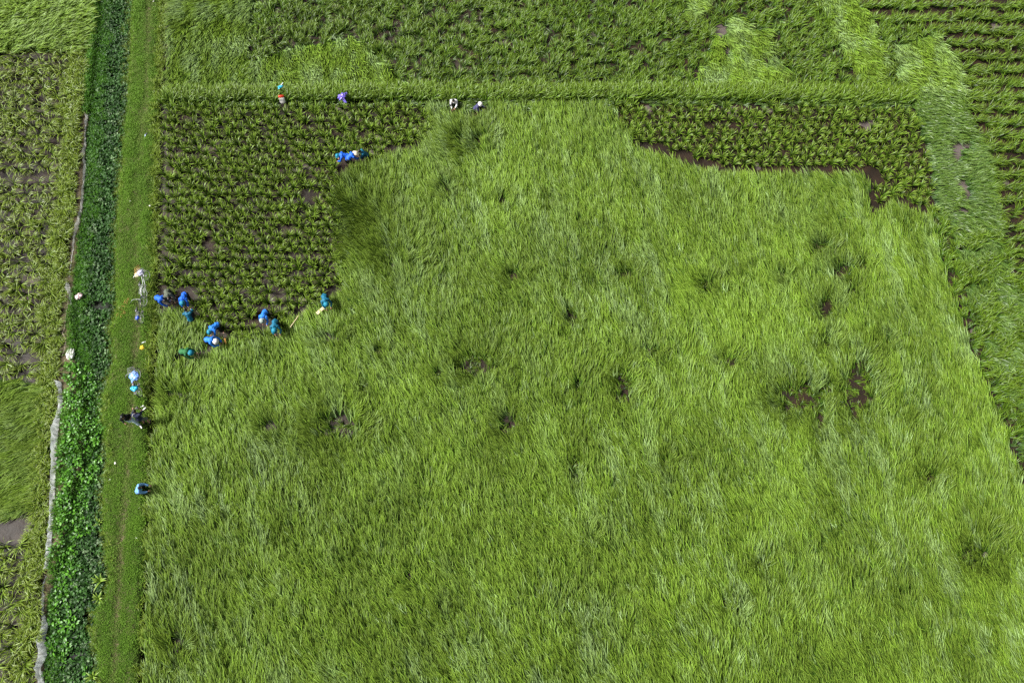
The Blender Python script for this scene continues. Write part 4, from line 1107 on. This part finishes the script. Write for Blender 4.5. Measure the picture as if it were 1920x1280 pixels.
X, Y = candidates(46, -36, -16, -10, 48)
u, v = px(X, Y, -.05)
bare = np.zeros(u.shape, bool)
for cu, cv, a, c in ((190, 572, 26, 9), (166, 1158, 11, 11), (152, 1222, 18, 9), (128, 1232, 14, 7), (196, 640, 5, 5), (190, 300, 6, 5)):
    bare |= ((u - cu) / a) ** 2 + ((v - cv) / c) ** 2 < .6 + .8 * vn(u / 7., v / 7., 98)
m = (u > bankX(v) - 24) & (u < pathL(v) + 3) & inframe(u, v) & ~(bare & (RNG.random(len(u)) < .93)) & (vn(u / 7., v / 7., 99) > .12)
X, Y, u, v = X[m], Y[m], u[m], v[m]
lowr = np.clip((v - 900) / 300, 0, 1)
stuff('floating_plants', 'hya', X, Y, -.17 + .06 * RNG.random(len(u)), np.stack([RNG.normal(0, .15, len(u)), RNG.normal(0, .15, len(u)), RNG.random(len(u)) * 6.28], 1), .75 + .5 * RNG.random(len(u)),
      np.clip(.42 + (fbm(u / 20., v / 24., 101) - .5) * 1.0 + RNG.normal(0, .2, len(u)), 0, 1.2), np.where(RNG.random(len(u)) < .06 + .08 * lowr, .8, 0.0),
      'dark glossy floating water plants filling the ditch', 'water plants')

VINE = [(118, 690), (135, 672), (165, 690), (186, 730), (192, 800), (188, 860), (168, 905), (152, 960), (142, 1040), (128, 1100), (112, 1130), (88, 1120), (98, 1000), (110, 850)]
VINE2 = [(96, 1130), (122, 1120), (140, 1160), (132, 1230), (108, 1250), (86, 1230), (92, 1180)]
X, Y = candidates(13, -36, -18, -10, 30)
u, v = px(X, Y, .2)
uw = u + (vn(u / 10., v / 10., 103) - .5) * 18
m = (inpoly(uw, v, VINE) & (u > fenceX(v) + 12) & (vn(u / 8., v / 8., 106) > .22)) | (inpoly(uw, v, VINE2) & (RNG.random(len(u)) < .7)) | ((np.hypot((u - 160) / 14, (v - 985) / 14) < 1) & (RNG.random(len(u)) < .6)) | ((np.hypot((u - 170) / 12, (v - 1262) / 16) < 1) & (RNG.random(len(u)) < .5))
X, Y, u, v = X[m], Y[m], u[m], v[m]
stuff('creeping_vine', 'vine', X, Y, np.maximum(gnd(X, Y), -.15) + .02, np.stack([RNG.normal(0, .1, len(u)), RNG.normal(0, .1, len(u)), RNG.random(len(u)) * 6.28], 1), .8 + .45 * RNG.random(len(u)),
      np.clip(.45 + RNG.normal(0, .3, len(u)), 0, 1.2), 0 * u, 'bright broad leaved vine creeping along the ditch beside the plastic film', 'vine')

# edging of coarse grass between path and big paddy, and yellow crop margin left of the ditch
X, Y = candidates(22, -38, -12, -10, 48)
u, v = px(X, Y, .2)
wv = (vn(v / 13., u * 0, 104) - .5) * 7
dens = np.where(v < 700, .95, .55) * (vn(v / 10., u * 0, 105) > np.where(v < 620, .05, .28))
m = (u > pathR(v) - 2 + wv) & (u < pathR(v) + 11 + wv) & inframe(u, v) & (RNG.random(len(u)) < dens)
x, y, a, b = X[m], Y[m], u[m], v[m]
stuff('edge_grass', 'sedge', x, y, np.maximum(gnd(x, y), 0), np.stack([RNG.normal(0, .2, len(x)), RNG.normal(0, .2, len(x)), RNG.random(len(x)) * 6.28], 1), .7 + .4 * RNG.random(len(x)),
      np.clip(.5 + RNG.normal(0, .2, len(x)) + (b < 700) * .1, 0, 1.2), 0 * a, 'ragged line of coarse yellow green grass between path and big paddy', 'grass')
m = (u > fenceX(v) - 42 + wv * 2) & (u < fenceX(v) - 11 + wv) & inframe(u, v) & (v > 100) & (RNG.random(len(u)) < .75)
x, y, a, b = X[m], Y[m], u[m], v[m]
stuff('margin_rice', 'droop', x, y, 0 * x, np.stack([RNG.normal(0, .12, len(x)), RNG.normal(0, .12, len(x)), RNG.random(len(x)) * 6.28], 1), .62 + .25 * RNG.random(len(x)),
      np.clip(.72 + RNG.normal(0, .2, len(x)), 0, 1.2), 0 * a, 'yellowing margin of rice along the plastic film left of the ditch', 'rice')

# ---- 6. tied sheaves, one object each for the nearest 300 of each kind
def sheaves(pts, meshes, name, label, cat, group, restname, restlabel, kindkey, sc, most=300):
    """pts: (x, y, az, scale, tint); nearest first"""
    pts = sorted(pts, key=lambda q: q[0] ** 2 + q[1] ** 2 + (H - .5) ** 2)
    inside = [q for q in pts if (lambda a, b: -4 < a < 1924 and -4 < b < 1284)(*px(q[0], q[1], .5))]
    first = inside[:most]; ids = set(map(id, first)); rest = [q for q in pts if id(q) not in ids]
    for k, (x, y, az, s, ti) in enumerate(first):
        o = bpy.data.objects.new(name, meshes[k % len(meshes)])
        o.location = (x, y, min(0.0, float(gnd(np.array([x]), np.array([y]))[0]))); o.rotation_euler = (G(0, .07), G(0, .07), az); o.scale = (s * sc, s * sc, s * sc)
        o['tint'] = ti; o['pale'] = 0.0
        COL.objects.link(o); tag(o, label, cat, group)
    if rest:
        q = np.array(rest)
        stuff(restname, kindkey, q[:, 0], q[:, 1], 0 * q[:, 0], np.stack([0 * q[:, 0], 0 * q[:, 0], q[:, 2]], 1), q[:, 3] * sc, q[:, 4], 0 * q[:, 0], restlabel, cat)
def hexgrid(x0, x1, y0, y1, sx_, sy_, jit):
    out = []; j = 0; y = y0
    while y < y1:
        x = x0 + (j % 2) * sx_ / 2
        while x < x1:
            out.append((x + G(0, jit), y + G(0, jit))); x += sx_
        y += sy_; j += 1
    return np.array(out)
q = hexgrid(-26, 0, 12, 36, .55, .55, .085)
u, v = px(q[:, 0], q[:, 1], .35)
lanes = vn(q[:, 0] * 1.3 + (q[:, 1] * .22), q[:, 1] * .28, 111)
m = inpoly(u, v, LBLOCK) & (lanes > .09) & ~mudmask(u, v)
for cu, cv, a, c in ((531, 200, 12, 12), (395, 625, 18, 14), (345, 555, 14, 9), (312, 560, 18, 14), (494, 592, 9, 12), (514, 606, 10, 10), (608, 562, 10, 13), (663, 296, 28, 13), (352, 590, 12, 14)):
    m &= ((u - cu) / a) ** 2 + ((v - cv) / c) ** 2 > 1
pl = [(a, b, U(0, 6.28), U(.80, 1.12), min(1.1, max(0, .5 + G(0, .22)))) for a, b in q[m]]
sheaves(pl, CLUMPS, 'rice_sheaf', 'star shaped rice sheaf tied upright in the muddy left corner of the big paddy', 'rice sheaf', 'rice sheaves tied upright in the left corner',
        'rice_sheaves', 'star shaped rice sheaves tied upright at the far end of the left corner', 'clump', 1.15, 200)
q = hexgrid(4, 34, 22, 36, .56, .56, .05)
u, v = px(q[:, 0], q[:, 1], .35)
m = inpoly(u, v, RBLOCK) & (vn(q[:, 0] * 1.1, q[:, 1] * .5, 113) > .10) & ~mudmask(u, v)
pr = [(a, b, U(0, 6.28), U(.80, 1.08), min(1.1, max(0, .55 + G(0, .2)))) for a, b in q[m]]
sheaves(pr, CLUMPS, 'rice_sheaf', 'star shaped rice sheaf tied upright in the block at the upper right', 'rice sheaf', 'rice sheaves tied upright at the upper right',
        'rice_sheaves', 'star shaped rice sheaves tied upright along the dike at the upper right', 'clump', 1.12, 100)
q = hexgrid(-46, -20, -9, 42, .66, .62, .10)
u, v = px(q[:, 0], q[:, 1], .35)
ok = (u < fenceX(v) - 26) & inframe(u, v) & (((v > 100) & (v < 706)) | (v > 1000))
ok &= ~((np.abs(v - 326 - (u - 60) * .02) < 3.5) & (u < 132)) & ~((np.abs(v - 670) < 3.5) & (u < 78))
ok &= (vn(q[:, 0] * .9, q[:, 1] * .9, 115) > .12)
pf = [(a, b, R(-75) + G(0, .8), U(.78, 1.05), min(1.1, max(0, .48 + G(0, .22) + (.18 if bb > 950 else 0)))) for (a, b), bb in zip(q[ok], v[ok])]
sheaves(pf, DROOPS, 'rice_clump', 'drooping yellow green rice clump standing in mud left of the ditch', 'rice clump', 'drooping rice clumps left of the ditch',
        'rice_clumps', 'drooping yellow green rice clumps at the far end left of the ditch', 'droop', 1.2)

# ---- 7. single leafy plants at the path edges
def long_leaf(n, L0, L1, w):
    return tuft('leafy', [dict(root=(U(-.04, .04), U(-.04, .04), 0), az=k * 2.4 + G(0, .3), el0=R(U(45, 80)), el1=R(U(-40, 5)), L=U(L0, L1), w=w * U(.8, 1.2), nseg=5, roll=G(0, .25)) for k in range(n)], M_leafy)
M_leafy = leaf('lime leaf', (.07, .15, .012), (.19, .30, .03), (.26, .37, .06), trans=.2)
LEAFY = [long_leaf(13, .35, .6, .085) for _ in range(3)]
for k, (uv, s, lab) in enumerate((((186, 1088), 1.25, 'lime plant with long pointed leaves leaning over the ditch, upper of two'), ((183, 1122), .9, 'lime plant with long pointed leaves just below its larger twin'),
                                  ((172, 1268), .9, 'pale leafy plant at the ditch edge in the bottom corner'), ((183, 978), .75, 'pale leafy plant at the ditch edge below the squatting person'))):
    q = P(uv[0], uv[1], .25); o = link('leafy_plant', LEAFY[k % 3], None, (q.x, q.y, .05)); o.rotation_euler = (0, 0, k * 1.3); o.scale = (s, s, s); o['tint'] = .6; o['pale'] = 0.0
    tag(o, lab, 'plant')
def tufts(spots, lab, grp, tint, s0):
    for k, (u_, v_, s) in enumerate(spots):
        q = P(u_, v_, .35); o = link('grass_tuft', SEDGE[k % 4], None, (q.x, q.y, max(-.05, float(gnd(np.array([q.x]), np.array([q.y]))[0]) - .02))); o.rotation_euler = (G(0, .1), G(0, .1), U(0, 6)); o.scale = (s * s0,) * 3
        o['tint'] = tint + G(0, .15); o['pale'] = 0.0; tag(o, lab, 'grass tuft', grp)
tufts([(u_ + G(0, 3), v_ + G(0, 3), U(.7, 1.05)) for u_, v_ in ((196, 742), (200, 752), (191, 762), (197, 772), (189, 780), (194, 792), (203, 800), (197, 812), (196, 826), (203, 838), (203, 850), (198, 868), (196, 890), (200, 905), (194, 925), (190, 945), (196, 960), (192, 1000), (199, 1012), (196, 1030), (203, 1046))],
      'lime grass tuft in the thicket where the path meets the ditch, left of the photographers', 'lime grass tufts along the ditch side of the path', .55, .72)
tufts([(u_, v_, U(.9, 1.3)) for u_, v_ in ((283, 632), (288, 644), (280, 660), (275, 690), (284, 640))], 'tall pale grass tuft at the path edge right of the yellow bag', 'grass tufts right of the yellow bag', .8, .8)
tufts([(u_, v_, U(.9, 1.3)) for u_, v_ in ((262, 1186), (266, 1192), (264, 1252), (268, 1262), (262, 1275))], 'tall pale grass tuft at the paddy side of the path near the bottom', 'grass tufts near the bottom of the path', .8, .8)
